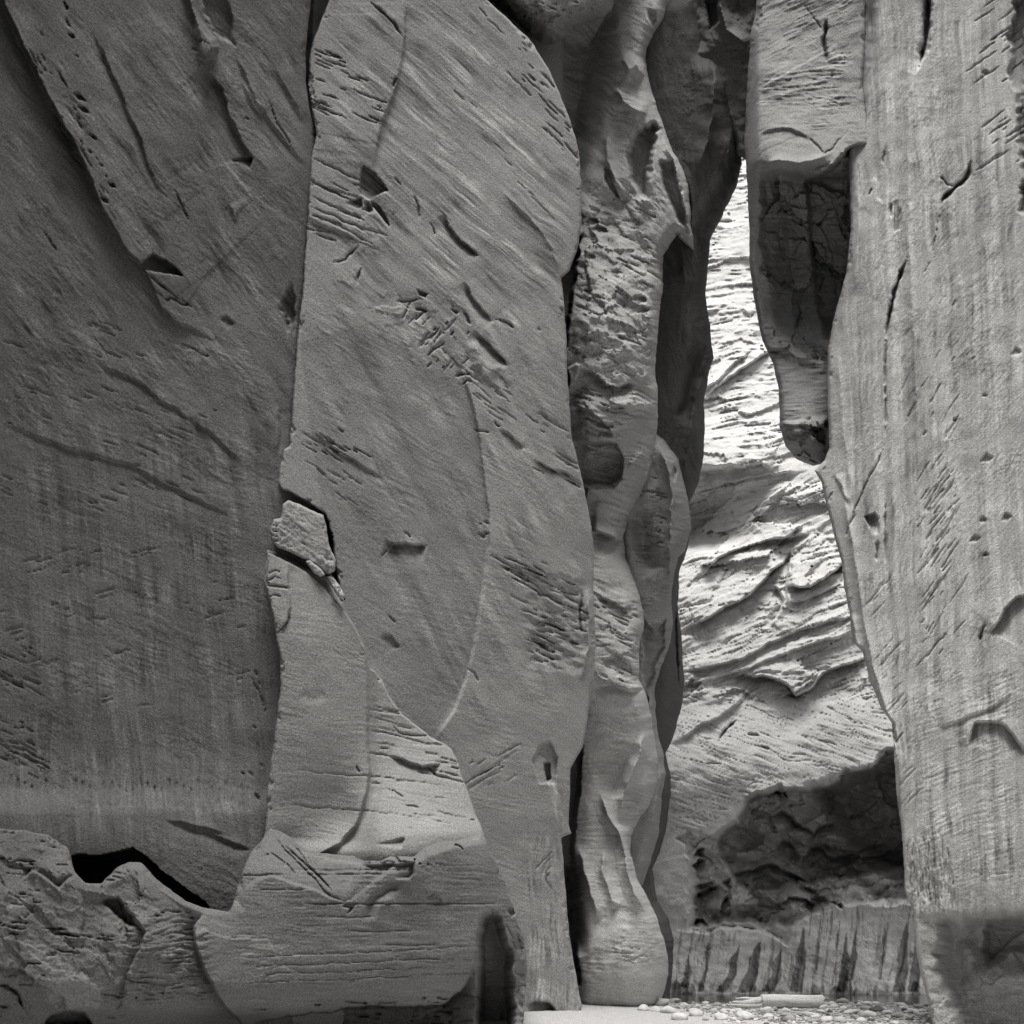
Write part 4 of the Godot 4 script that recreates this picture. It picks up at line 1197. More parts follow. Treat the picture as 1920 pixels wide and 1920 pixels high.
func foot_rock() -> void:
	# pale scooped flake above the base block
	var r := Rock.new()
	r.setup([500, 1497, 513, 1393, 527, 1280, 524, 1230, 512, 1155, 498, 1095, 502, 1036, 540, 1052, 575, 1072, 605, 1098, 636, 1132, 660, 1165, 684, 1215, 690, 1245, 716, 1275, 730, 1307, 753, 1337, 783, 1363, 810, 1383, 847, 1403, 858, 1425, 862, 1442, 880, 1493, 907, 1563, 912, 1660, 480, 1660, 500, 1540], 1.2, STEP,
		[480, 560, 650, 720, 800, 910], [1030, 1200, 1350, 1450, 1520, 1570, 1600, 1660],
		[[12.86, 13.05, 13.4, 13.7, 14.0, 14.4], [12.76, 12.86, 13.24, 13.7, 14.05, 14.4], [12.75, 12.88, 13.24, 13.65, 14.0, 14.3], [12.75, 12.95, 13.28, 13.45, 13.7, 14.1], [12.74, 13.02, 13.3, 13.1, 13.3, 13.9], [12.72, 13.03, 13.15, 12.78, 12.95, 13.6], [12.72, 12.92, 12.98, 12.72, 12.9, 13.55], [12.75, 12.95, 13.05, 12.85, 13.0, 13.7]], 391)
	r.stone(0.025, 0.008, 0.003, 0.004, 8, 0.06, 0.33, 0.12)
	r.beds([500, 1040, 690, 1200, 910, 1560, 500, 1600], 6, 3, 30, 0.005, 0.08, 12, 20, 11)
	r.patch([480, 1600, 480, 1010, 560, 1020, 640, 1120, 690, 1200, 694, 1290, 693, 1400, 697, 1450, 690, 1492, 672, 1545, 640, 1584, 604, 1604, 560, 1640], 0.13, 6, 1.5)
	r.ridge([706, 1200, 708, 1300, 707, 1400, 710, 1450, 702, 1500, 684, 1552, 655, 1590], 9, -0.05, 1)
	r.ridge([560, 1300, 590, 1310, 612, 1298], 10, -0.02)
	r.ledge([733, 1416, 748, 1422, 770, 1430, 790, 1436, 806, 1434, 828, 1432], -1.0, 0.05, 16, 0.14, 9)
	r.crack([800, 1438, 812, 1446, 820, 1456], 2.4, 0.09)
	r.crack([735, 1360, 750, 1375, 770, 1380, 808, 1378], 1.9, 0.06)
	r.crack([844, 1438, 862, 1441], 1.9, 0.07)
	r.crack([720, 1476, 740, 1484, 760, 1498], 1.8, 0.05)
	r.crack([668, 1434, 676, 1450], 2.4, 0.08)
	for y in [1440, 1506]: r.crack([512, y, 600, y + 8, 700, y + 16, 800, y + 28, 880, y + 42], 1.5, 0.03, 2)
	r.strokes([690, 1290, 860, 1400, 900, 1560, 700, 1560], 10, 40, 60, 1.7, 0.036, 1)
	r.beds([560, 1130, 690, 1180, 730, 1330, 690, 1330], 30, 3, 6, 0.008, 0.14, 12, 14, 12)
	r.ledge([540, 1050, 544, 1120, 540, 1160, 524, 1190], 1.0, 0.05, 20, 0.03, 10)
	r.crack([497, 1098, 520, 1100, 550, 1102], 1.8, 0.06)
	for y in [1070, 1082, 1115]: r.crack([500, y + 6, 515, y, 528, y + 4], 1.6, 0.05)
	r.crack([542, 1135, 540, 1165, 515, 1192], 1.8, 0.06)
	r.scar([700, 1580, 725, 1578, 760, 1570, 752, 1592, 712, 1598], 0.2, -1, 26, 0.1)
	r.tint([560, 1130, 640, 1140, 690, 1230, 700, 1290, 640, 1300, 560, 1200], 1.12, 14, 4, 0.9)
	finish(r, "rock_flake", "pale scooped flake of stone leaning on the tall slab above the base block", "rock", 3, 0.05, 0.8, 8)
	# base block
	r = Rock.new()
	r.setup([-900, 1540, -20, 1552, 40, 1556, 90, 1566, 128, 1590, 140, 1634, 160, 1655, 190, 1657, 215, 1630, 240, 1616, 265, 1617, 285, 1640, 310, 1662, 350, 1690, 385, 1702, 430, 1710, 440, 1685, 452, 1640, 466, 1604, 486, 1580, 507, 1553, 530, 1560, 547, 1570, 563, 1587, 583, 1598, 603, 1600, 663, 1605, 680, 1613, 717, 1613, 733, 1605, 777, 1607, 793, 1590, 823, 1578, 853, 1576, 907, 1561, 922, 1600, 945, 1650, 958, 1690, 968, 1720, 982, 1760, 988, 1810, 986, 1860, 980, 1920, 976, 2080, -900, 2300], 1.2, STEP,
		[-900, -20, 150, 300, 430, 520, 650, 800, 900, 990], [1540, 1600, 1650, 1715, 1780, 1840, 1885, 1915, 1960, 2300],
		[[7.6, 10.8, 11.6, 11.85, 12.05, 12.25, 12.6, 12.75, 13.2, 13.9], [7.5, 10.7, 11.4, 11.7, 11.95, 12.12, 12.42, 12.58, 13.05, 13.75], [7.5, 10.6, 11.2, 11.55, 11.88, 12.05, 12.36, 12.56, 13.0, 13.7], [7.4, 10.5, 11.1, 11.45, 11.8, 12.0, 12.35, 12.6, 13.0, 13.6],
		[7.4, 10.5, 11.05, 11.35, 11.75, 12.0, 12.35, 12.6, 13.0, 13.6], [7.4, 10.5, 11.05, 11.4, 11.75, 12.0, 12.4, 12.7, 13.2, 13.6], [7.4, 10.6, 11.15, 11.5, 11.95, 12.2, 12.7, 13.0, 13.4, 13.5], [7.4, 10.75, 11.35, 11.75, 12.3, 12.6, 13.1, 13.3, 13.4, 13.4], [7.4, 10.9, 11.5, 11.9, 12.5, 12.9, 13.3, 13.5, 13.4, 13.4], [7.4, 10.9, 11.5, 11.9, 12.5, 12.9, 13.3, 13.5, 13.4, 13.4]], 401)
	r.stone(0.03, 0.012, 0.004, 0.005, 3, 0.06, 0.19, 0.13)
	# the stepped top ledge
	r.ledge([432, 1708, 448, 1690, 458, 1668, 480, 1648, 505, 1642, 530, 1650, 556, 1658, 570, 1662, 600, 1672, 622, 1684, 640, 1692, 648, 1694, 660, 1690, 674, 1664], 1.0, 0.03, 40, 0.05, 14, 1.5)
	r.bevel([424, 1716, 458, 1708, 470, 1668, 482, 1650, 505, 1642, 540, 1653, 575, 1663, 625, 1674, 656, 1696], -1.0, 0.55, 125)
	r.bevel([590, 1610, 660, 1620, 690, 1627, 735, 1621, 780, 1621, 805, 1603, 850, 1593, 930, 1578], -1.0, 0.42, 46)
	r.bevel([190, 1672, 245, 1630, 268, 1632, 300, 1668, 340, 1694, 385, 1712, 436, 1717], -1.0, 0.3, 40)
	r.crack([508, 1560, 540, 1600, 580, 1640, 610, 1672, 650, 1700], 1.8, 0.05)
	r.crack([484, 1612, 510, 1600, 540, 1620, 560, 1650], 1.6, 0.04)
	r.crack([545, 1575, 580, 1625, 632, 1678], 1.6, 0.04)
	r.crack([530, 1580, 560, 1610, 600, 1645, 625, 1670], 1.9, 0.06)
	r.tint([506, 1554, 560, 1592, 600, 1604, 680, 1616, 780, 1610, 852, 1580, 905, 1564, 900, 1574, 840, 1588, 790, 1604, 740, 1620, 680, 1626, 560, 1605], 1.25, 4, 2, 0.4)  # light on the up-facing ledge top, painted in as a paler band
	r.ledge([672, 1618, 690, 1622, 775, 1618, 776, 1640, 768, 1648, 740, 1648], -1.0, 0.08, 30, 0.10, 9)
	r.ledge([672, 1616, 776, 1614], -1.0, 0.05, 10, 0.04, 5)
	for y in [1630, 1638]: r.crack([540, y, 620, y + 2, 700, y + 1, 770, y], 1.5, 0.03, 1)
	r.crack([540, 1694, 640, 1695, 760, 1694, 880, 1694, 960, 1694], 1.9, 0.05, 0.6)
	r.crack([640, 1700, 660, 1702, 650, 1716], 3.2, 0.08)
	r.ridge([690, 1730, 694, 1700, 708, 1680, 732, 1668, 756, 1666], 7, -0.07)
	r.ridge([700, 1740, 712, 1700, 740, 1680], 14, 0.05)
	r.ledge([798, 1680, 812, 1674, 822, 1682, 830, 1694], -1.0, 0.03, 12, 0.06, 8)
	r.crack([850, 1584, 862, 1588, 870, 1596], 2.4, 0.08)
	for y in [1788, 1806, 1822, 1836]: r.crack([430, y + 8, 560, y + 2, 720, y - 4, 880, y - 14], 1.5, 0.025, 2)
	for k in 9: r.crack([400 + k * 60 % 500, 1640 + k * 26, 470 + k * 60 % 500, 1642 + k * 26, 540 + k * 60 % 500, 1640 + k * 26], 1.5, 0.03, 1)
	for e in [[540, 1696, 556, 1704, 572, 1702, 576, 1690], [596, 1682, 606, 1686, 612, 1678], [624, 1770, 640, 1776, 660, 1768], [610, 1726, 630, 1722, 640, 1712]]: r.line_tint(e, 2.2, 1.5)
	r.tint([470, 1768, 545, 1770, 550, 1778, 500, 1782, 465, 1778], 1.5, 3, 3, 1.2)
	r.tint([450, 1786, 560, 1786, 562, 1794, 455, 1794], 1.4, 3, 3, 1.4)
	r.tint([780, 1650, 840, 1660, 850, 1740, 800, 1740], 1.12, 12, 6, 1.2)
	# rough left end below the dark slot
	r.strokes([-20, 1560, 130, 1570, 150, 1660, 260, 1620, 330, 1690, 380, 1720, 380, 1900, -20, 1920], 6, 70, 26, 1.7, 0.064, 1)
	r.beds([230, 1700, 400, 1720, 430, 1890, 200, 1900], -4, 4, 8, 0.05, 0.15, 16, 20, 2)
	r.beds([380, 1600, 980, 1600, 980, 1890, 420, 1890], 2, 3, 30, 0.012, 0.08, 10, 20, 3)
	r.facet([-20, 1560, 130, 1575, 150, 1660, 260, 1625, 330, 1700, 250, 1760, 200, 1900, -20, 1920], 26, 0.04, 60, 1.6, 30, 1)
	r.facet([-20, 1560, 130, 1575, 150, 1660, 260, 1625, 330, 1700, 250, 1760, 200, 1900, -20, 1920], 30, 0.06, 50, 1.8, 24, 24, true)
	r.facet([-20, 1560, 130, 1575, 150, 1660, 260, 1625, 330, 1700, 250, 1760, 200, 1900, -20, 1920], 9, 0.014, 20, 1.8, 24, 25, true)
	r.ledge([40, 1650, 60, 1630, 90, 1650, 110, 1664, 140, 1640], 1.0, 0.08, 24, 0.1, 14)
	r.patch([190, 1690, 225, 1676, 245, 1710, 268, 1746, 240, 1740, 210, 1718], -0.25, 10, 4)
	r.ledge([235, 1706, 255, 1724, 272, 1748, 262, 1780, 240, 1825, 232, 1870, 220, 1900], -1.0, 0.06, 30, 0.08, 20)
	r.ledge([380, 1714, 366, 1736, 362, 1760, 374, 1800, 400, 1850, 425, 1890, 460, 1925], -1.0, 0.14, 60, 0.2, 26)
	r.line_tint([382, 1712, 367, 1730, 361, 1752], 2.4, 1.6)
	r.line_tint([265, 1752, 250, 1790, 238, 1825], 3, 1.5)
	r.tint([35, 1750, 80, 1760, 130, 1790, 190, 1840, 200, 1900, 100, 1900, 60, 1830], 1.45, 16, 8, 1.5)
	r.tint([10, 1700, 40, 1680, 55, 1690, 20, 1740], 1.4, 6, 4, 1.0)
	r.crack([-10, 1846, 14, 1848, 34, 1865, 45, 1895], 2.8, 0.12)
	r.patch([90, 1905, 120, 1892, 160, 1895, 175, 1925, 80, 1925], -0.3, 6, 3)
	# undercut along the bottom
	r.ledge([470, 1920, 540, 1905, 600, 1900, 650, 1890, 690, 1885, 760, 1888, 830, 1884, 862, 1858, 884, 1820, 892, 1786], -1.0, 0.05, 50, 0.75, 34, 2.5)
	r.strokes([470, 1890, 900, 1860, 900, 1930, 470, 1930], 5, 56, 26, 1.7, 0.08, 3)
	# the hollow at its end
	r.patch([890, 1990, 892, 1800, 893, 1745, 902, 1718, 922, 1706, 940, 1716, 952, 1750, 962, 1790, 966, 1850, 970, 1990], -0.85, 20, 3)
	r.facet([950, 1740, 985, 1760, 990, 1930, 930, 1930, 955, 1830], 14, 0.1, 60, 1.4, 10, 5)
	r.patch([950, 1704, 964, 1700, 970, 1712, 958, 1720], -0.2, 4, 2)
	r.strokes([940, 1700, 985, 1740, 985, 1800, 965, 1780], 60, 6, 26, 1.7, 0.08, 4)
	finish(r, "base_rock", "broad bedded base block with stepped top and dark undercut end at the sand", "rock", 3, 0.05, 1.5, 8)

func right_walls() -> void:
	# the column with the hanging horn
	var r := Rock.new()
	r.setup([1445, -250, 1620, -250, 1628, 60, 1620, 160, 1640, 260, 1720, 300, 1720, 900, 1600, 900, 1548, 868, 1524, 874, 1493, 860, 1473, 837, 1462, 800, 1460, 730, 1450, 683, 1430, 640, 1417, 583, 1405, 500, 1405, 433, 1402, 360, 1395, 267, 1400, 167, 1408, 57, 1418, 20, 1420, -60], 1.0, STEP,
		[1395, 1425, 1500, 1600, 1720], [-900, 0, 180, 300, 318, 345, 480, 590, 660, 820, 900],
		[[18.2, 17.7, 17.6, 17.5, 17.5], [18.1, 17.5, 17.35, 17.25, 17.2], [18.0, 17.2, 16.95, 17.0, 17.0], [17.9, 16.95, 16.6, 16.7, 16.8], [17.9, 17.1, 16.8, 16.9, 16.8], [17.9, 17.6, 17.9, 17.9, 17],
		[18.0, 18.0, 18.6, 18.6, 17.9], [18.1, 18.1, 18.7, 18.6, 18.0], [18.1, 17.9, 17.7, 17.8, 17.4], [18.0, 17.7, 17.1, 17.3, 17.2], [18.2, 18.2, 18.0, 17.8, 17.4]], 411)
	r.stone(0.05, 0.025, 0.004, 0.010, -4, 0.10, 0.34, 0.13)
	r.beds([1418, 100, 1600, 90, 1600, 260, 1418, 250], -3, 3, 20, 0.03, 0.22, 9, 18, 1)
	r.beds([1415, -20, 1610, -20, 1610, 120, 1415, 150], -26, 3, 14, 0.02, 0.14, 9, 18, 2)
	r.ledge([1428, 160, 1470, 140, 1520, 110, 1570, 80], 1.0, 0.05, 40)
	r.crack([1551, 30, 1548, 60, 1545, 78, 1548, 100, 1551, 125], 3.2, 0.2, 1)
	r.crack([1505, 5, 1530, 40, 1545, 62], 1.5, 0.04)
	r.crack([1562, 133, 1559, 165], 1.6, 0.05)
	r.ledge([1425, 252, 1440, 245, 1480, 240, 1500, 250, 1520, 262], -1.0, 0.03, 16, 0.05, 8)
	r.crack([1512, 255, 1535, 275, 1545, 288, 1560, 280, 1572, 262, 1588, 250], 1.8, 0.05)
	r.ridge([1430, 308, 1460, 300, 1500, 305, 1525, 300, 1560, 285], 10, 0.16)
	r.ledge([1427, 325, 1450, 318, 1500, 322, 1510, 334, 1540, 325, 1570, 300, 1592, 276], -1.0, 0.12, 22, 0.4, 26)
	r.facet([1425, 322, 1510, 330, 1595, 284, 1600, 600, 1550, 700, 1440, 660, 1425, 500], 40, 0.45, 70, 1.5, 12, 31, true)
	r.facet([1425, 322, 1510, 330, 1595, 284, 1600, 600, 1550, 700, 1440, 660, 1425, 500], 13, 0.06, 60, 1.6, 12, 32, true)
	r.beds([1420, 322, 1600, 300, 1600, 700, 1430, 680], 4, 4, 14, 0.03, 0.10, 9, 10, 33)
	r.patch([1508, 338, 1530, 330, 1548, 320, 1576, 297, 1594, 272, 1645, 272, 1645, 640, 1540, 640, 1520, 500], -0.55, 8, 3)
	r.ridge([1500, 335, 1540, 350, 1570, 370, 1582, 420], 6, 0.1)
	r.ledge([1480, 556, 1520, 554, 1548, 560], -1.0, 0.04, 14, 0.08, 8)
	r.ridge([1440, 600, 1480, 640, 1500, 700], 16, 0.1)
	r.beds([1430, 620, 1560, 620, 1560, 810, 1460, 810], 3, 3, 16, 0.022, 0.16, 9, 14, 3)
	r.facet([1465, 790, 1550, 780, 1550, 880, 1490, 880], 15, 0.3, 30, 1.5, 6, 9, true)
	r.ledge([1470, 812, 1500, 812, 1520, 806, 1550, 796], -1.0, 0.06, 20, 0.12, 9)
	r.strokes([1475, 812, 1545, 800, 1545, 872, 1500, 872], 20, 6, 44.4, 1.7, 0.08, 4)
	finish(r, "rock_horn", "pale column with a dark overhung belly, hanging as a horn over the gap", "rock", 10, 0.4, 1.0)
	# the near wall
	r = Rock.new()
	r.setup([1700, -110, 1900, -300, 2300, -1000, 3000, -2000, 4200, -2600, 4200, 2700, 1830, 2500, 1760, 1990, 1747, 1920, 1737, 1867, 1727, 1830, 1717, 1773, 1713, 1713, 1697, 1670, 1693, 1580, 1680, 1480, 1675, 1390, 1672, 1357, 1653, 1327, 1632, 1280, 1617, 1220, 1602, 1207, 1598, 1190, 1592, 1150, 1583, 1100, 1577, 1050, 1563, 1003, 1550, 947, 1540, 903, 1527, 882, 1546, 862, 1555, 840, 1552, 760, 1552, 660, 1565, 590, 1587, 510, 1595, 420, 1592, 300, 1596, 240, 1606, 190, 1615, 90, 1622, 0, 1632, -80], 1.0, STEP,
		[1527, 1600, 1680, 1750, 1850, 1930, 2500, 3300, 4200], [-2600, 0, 300, 700, 1100, 1450, 1600, 2700],
		[[19.0, 18.5, 18.0, 17.6, 17.1, 16.7, 12.8, 9.2, 7.2], [17.75, 17.25, 16.75, 16.35, 15.85, 15.45, 11.55, 7.95, 5.95], [17.4, 16.9, 16.4, 16.0, 15.5, 15.1, 11.2, 7.6, 5.6], [16.9, 16.4, 15.9, 15.5, 15.0, 14.6, 10.7, 7.1, 5.1], [16.45, 15.95, 15.45, 15.05, 14.55, 14.15, 10.25, 6.65, 4.65], [16.15, 15.65, 15.15, 14.75, 14.25, 13.85, 9.95, 6.35, 4.35], [16.05, 15.55, 15.05, 14.65, 14.15, 13.75, 9.85, 6.25, 4.25], [16.05, 15.55, 15.05, 14.65, 14.15, 13.75, 9.85, 6.25, 4.25]], 421)
	r.stone(0.05, 0.010, 0.0045, 0.004, -62, 0.10, 0.50, 0.12)
	r.beds([1560, -20, 1940, -20, 1940, 1720, 1700, 1720, 1560, 900], 88, 16, 30, 0.006, 0.16, 9, 40, 11)
	r.beds([1560, -20, 1940, -20, 1940, 1720, 1700, 1720, 1560, 900], 87, 4, 40, 0.003, 0.10, 9, 40, 12)
	r.beds([1690, 1500, 1940, 1500, 1940, 1720, 1700, 1720], 89, 5, 14, 0.004, 0.14, 8, 40, 13)
	# flutes and cracks running down it
	r.ridge([1632, -20, 1622, 90, 1612, 180, 1606, 240], 12, -0.22)
	r.ledge([1742, -20, 1738, 60, 1730, 100, 1718, 140], -1.0, 0.03, 20, 0.2, 9)
	r.crack([1743, -30, 1741, 40, 1735, 84, 1722, 132], 5.5, 0.5, 0.8)
	r.crack([1703, 480, 1690, 510, 1678, 545, 1668, 590, 1660, 640], 3.2, 0.3, 1.0)
	r.crack([1821, 300, 1811, 334, 1790, 353, 1768, 373, 1761, 388], 3.4, 0.28, 1.2)
	r.ridge([1706, 0, 1702, 200, 1704, 440, 1716, 700, 1722, 900], 9, 0.05)
	r.ridge([1606, 260, 1610, 420, 1600, 560], 14, 0.08)
	r.ridge([1722, 900, 1735, 1150, 1742, 1420], 14, 0.05)
	r.ridge([1765, -20, 1772, 300, 1790, 700, 1800, 1000], 22, -0.07)
	r.ridge([1680, -20, 1676, 300, 1690, 600, 1700, 900], 14, -0.05)
	r.ridge([1830, -20, 1840, 400, 1850, 800], 26, 0.06)
	r.ridge([1640, 450, 1636, 700, 1640, 950], 12, 0.04)
	r.ridge([1570, 640, 1580, 800, 1600, 950], 12, 0.06)
	r.ridge([1650, 0, 1648, 200, 1650, 330], 16, 0.05)
	r.crack([1602, 190, 1596, 202, 1590, 190], 2.4, 0.12)
	r.crack([1622, 200, 1620, 240], 1.6, 0.06)
	r.scar([1674, 378, 1684, 374, 1688, 432, 1676, 436], 0.2, 1, 70, 0.12)
	r.crack([1671, 380, 1671, 410], 1.9, 0.1, 0.5)
	r.crack([1687, 385, 1688, 430], 1.6, 0.1, 0.5)
	r.crack([1660, 272, 1655, 310], 2.1, 0.06)
	r.crack([1635, 352, 1628, 368], 2.1, 0.08)
	r.ledge([1642, 330, 1646, 370, 1658, 380], 1.0, 0.03, 14, 0.03, 8)
	r.crack([1760, 330, 1775, 345, 1792, 350], 1.9, 0.07)
	r.crack([1762, 390, 1755, 440, 1748, 480], 1.5, 0.04)
	r.crack([1660, 640, 1659, 720, 1661, 830], 1.9, 0.1, 0.6)
	r.crack([1662, 830, 1648, 860, 1625, 905, 1605, 950, 1592, 990], 2.1, 0.07)
	r.crack([1661, 930, 1660, 1000, 1661, 1060], 2.4, 0.12, 0.6)
	r.crack([1606, 960, 1592, 985, 1586, 1010], 1.8, 0.06)
	r.scar([1620, 968, 1640, 962, 1648, 972, 1648, 1008, 1640, 1012, 1630, 990], 0.2, -1, 40, 0.25)
	r.crack([1646, 1010, 1644, 1055], 2.4, 0.1, 0.6)
	r.ledge([1565, 890, 1578, 920, 1592, 945], -1.0, 0.05, 16, 0.03, 8)
	r.crack([1552, 938, 1562, 922], 1.8, 0.06)
	# edge facet along the gap
	r.ridge([1572, 870, 1588, 960, 1604, 1050, 1620, 1160, 1640, 1260, 1668, 1350, 1686, 1440, 1692, 1560], 10, 0.12, 1.0)
	r.ledge([1595, 1150, 1602, 1206, 1618, 1218], -1.0, 0.1, 10, 0.2, 12)
	r.crack([1672, 1345, 1676, 1370, 1682, 1400], 2.4, 0.12)
	# fine streaks dipping down to the left
	r.beds([1580, 0, 1800, 0, 1800, 1300, 1690, 1560, 1600, 1150], -66, 3.2, 12, 0.006, 0.10, 9, 30, 1)
	r.beds([1740, 350, 1934, 300, 1934, 1350, 1740, 1300], -52, 3.4, 9, 0.007, 0.12, 9, 40, 2)
	r.beds([1690, 1250, 1934, 1200, 1934, 1700, 1700, 1700], -20, 3.5, 9, 0.014, 0.10, 9, 40, 3)
	r.strokes([1700, 420, 1790, 520, 1790, 1250, 1730, 1200, 1700, 700], -58, 60, 42.2, 1.6, 0.032, 1)
	r.strokes([1740, 900, 1800, 900, 1800, 1250, 1730, 1230], -52, 26, 44, 1.6, 0.04, 2)
	r.strokes([1800, 0, 1934, 0, 1934, 330, 1860, 300], -35, 36, 46.2, 1.7, 0.05, 3)
	r.strokes([1600, 1000, 1700, 1250, 1720, 1600, 1690, 1500], -50, 23, 47.5, 1.7, 0.026, 7)
	for s in [[1850, 860, 14], [1843, 975, 9], [1886, 970, 12], [1828, 1010, 12], [1848, 1040, 8], [1790, 788, 7], [1846, 742, 6], [1905, 660, 12], [1846, 135, 7]]:
		r.scar([s[0] - s[2], s[1] + s[2] * 0.5, s[0] - s[2] * 0.1, s[1] - s[2] * 0.8, s[0] + s[2], s[1] - s[2] * 0.2, s[0] + s[2] * 0.3, s[1] + s[2] * 0.6], 0.2, -1, s[2] * 1.8, 0.09, 1.5)
	r.ledge([1856, 1190, 1872, 1165, 1885, 1140, 1905, 1122, 1930, 1112], -1.0, 0.06, 30, 0.25, 18)
	r.crack([1835, 1205, 1842, 1185, 1846, 1165], 2.8, 0.1)
	r.ledge([1815, 1400, 1822, 1372, 1828, 1356, 1850, 1352, 1880, 1358, 1900, 1378, 1918, 1402, 1930, 1410], -1.0, 0.05, 30, 0.2, 14)
	r.ledge([1760, 1365, 1800, 1350, 1850, 1330, 1900, 1300], -1.0, 0.03, 20, 0.04, 10)
	r.crack([1832, 1640, 1900, 1636], 1.6, 0.03)
	r.patch([1895, 0, 1930, -20, 1930, 420, 1912, 400, 1906, 200, 1888, 120], -0.25, 12, 6)
	# rills at the lip and the dark undercut foot
	for k in 16: r.crack([1702 + k * 5.4, 1560 + (k * 41 % 70), 1703 + k * 5.6, 1640 + (k * 31 % 40), 1704 + k * 5.8, 1690 + (k * 17 % 22)], 1.6, 0.05, 1.5)
	r.beds([1696, 1540, 1780, 1540, 1780, 1712, 1712, 1712], 84, 4, 9, 0.006, 0.22, 9, 14, 8)
	var stain := [1715, 1714, 1728, 1704, 1738, 1712, 1746, 1698, 1754, 1708, 1764, 1700, 1776, 1704, 1790, 1702, 1806, 1706, 1830, 1706, 1862, 1700, 1890, 1704, 1912, 1698, 1940, 1700, 1960, 1990, 1740, 1990]
	r.patch([1746, 1800, 1750, 1730, 1758, 1714, 1775, 1701, 1800, 1708, 1830, 1700, 1858, 1704, 1880, 1696, 1905, 1702, 1940, 1694, 2300, 1690, 2300, 2500, 1850, 2500, 1800, 2000, 1776, 1900], -0.5, 36, 6)
	r.patch([1790, 1760, 1800, 1712, 1830, 1704, 1880, 1700, 1940, 1698, 2300, 1694, 2300, 1850, 1940, 1830, 1860, 1840, 1810, 1830], -0.3, 40, 6)
	r.patch([1846, 1722, 1880, 1712, 1940, 1706, 1990, 1720, 1990, 1800, 1900, 1790, 1868, 1812, 1846, 1822, 1838, 1780], -0.35, 16, 5)
	r.facet([1720, 1715, 1940, 1705, 1940, 1990, 1760, 1990], 40, 0.16, 60, 1.4, 30, 61)
	r.facet([1720, 1715, 1940, 1705, 1940, 1990, 1760, 1990], 18, 0.035, 30, 1.6, 30, 62, true)
	r.beds([1720, 1715, 1940, 1705, 1940, 1990, 1760, 1990], 3, 3, 14, 0.01, 0.1, 9, 20, 63)
	r.tint(stain, 0.8, 8, 5, 0.8)
	for k in 9: r.tint([1722 + k * 9, 1712, 1725 + k * 9, 1690 - (k * 29 % 22), 1728 + k * 9, 1712], 0.7, 2.5, 2, 0.4)
	r.ledge([1842, 1815, 1870, 1790, 1900, 1760, 1930, 1740], 1.0, 0.1, 40, 0.1, 30)
	r.ridge([1790, 1740, 1800, 1800, 1815, 1850], 14, -0.12)
	finish(r, "rock_wall", "broad pale wall with long vertical cracks and a dark stained undercut foot", "cliff", 6, 0.16, 1.0, 12)

func ground() -> void:
	# sand bank and river bed: one sheet of metres, dipping into the stream
	var xs := PackedFloat32Array()
	var zs := PackedFloat32Array()
	var x := -14.0
	while x < 16.0:
		xs.append(x)
		x += 0.04 if x > -0.6 and x < 7.2 else 0.5
	var z := -24.0
	while z < 6.0:
		zs.append(z)
		z += 0.05 if z > -21.5 and z < -13.0 else 0.5
	var V := PackedVector3Array()
	var C := PackedColorArray()
	var I := PackedInt32Array()
	var n1 := nz(71, 0.6, 3)
	var n2 := nz(72, 5.0, 3)
	var n3 := nz(73, 22.0, 2)
	for zz in zs:
		for xx in xs:
			var y := ground_y(xx, zz) + 0.006 * n2.get_noise_2d(xx, zz) + 0.004 * n3.get_noise_2d(xx, zz)
			V.append(Vector3(xx, y, zz))
			var wet := smoothstep(-0.01, -0.05, y)
			var c := 0.62 * (1.0 + 0.10 * n2.get_noise_2d(xx + 9, zz) + 0.12 * n3.get_noise_2d(xx, zz + 5))
			c *= lerpf(1.0, 0.45, wet)
			C.append(Color(c * 1.010, c, c * 0.988))
	var w := xs.size()
	for j in zs.size() - 1:
		for i in w - 1:
			var o := j * w + i
			I.append_array(PackedInt32Array([o, o + 1, o + w + 1, o, o + w + 1, o + w]))
	var st := SurfaceTool.new()
	var arr := []
	arr.resize(Mesh.ARRAY_MAX)
	arr[Mesh.ARRAY_VERTEX] = V
	arr[Mesh.ARRAY_COLOR] = C
	arr[Mesh.ARRAY_INDEX] = I
	var am := ArrayMesh.new()
	am.add_surface_from_arrays(Mesh.PRIMITIVE_TRIANGLES, arr)
	st.create_from(am, 0)
	st.generate_normals()
	put("sand_ground", st.commit(), stone_mat, "pale sand bank on the canyon floor", "", "", "structure")
	# the stream
	var wm := StandardMaterial3D.new()
	wm.albedo_color = Color(0.30, 0.29, 0.28)
	wm.roughness = 0.12
	wm.metallic_specular = 0.5
	var nt := NoiseTexture2D.new()
	nt.width = 256
	nt.height = 256
	nt.seamless = true
	nt.as_normal_map = true
	nt.bump_strength = 2.0
	nt.noise = nz(81, 0.02, 3)
	wm.normal_enabled = true
	wm.normal_texture = nt
	wm.normal_scale = 0.35
	wm.uv1_triplanar = true
	wm.uv1_world_triplanar = true
	wm.uv1_scale = Vector3(0.35, 0.35, 1.6)
	var pm := PlaneMesh.new()
	pm.size = Vector2(14, 6.4)
	var o := put("river", pm, wm, "shallow grey stream along the foot of the bright cliff", "", "", "structure")
	o.position = Vector3(4, -0.055, -20.9)

func ground_y(x: float, z: float) -> float:
	var d := -z
	var y := 0.02 * sin(x * 1.7 + d * 0.6)
	# bank on the column's side, sloping to the stream and to the gravel bar
	y += 0.13 * (1.0 - smoothstep(0.4, 2.6, x)) * smoothstep(12.0, 15.5, d)
	y -= 0.16 * smoothstep(18.0, 19.3, d + 0.3 * sin(x * 0.9 + 1.0))
	return y

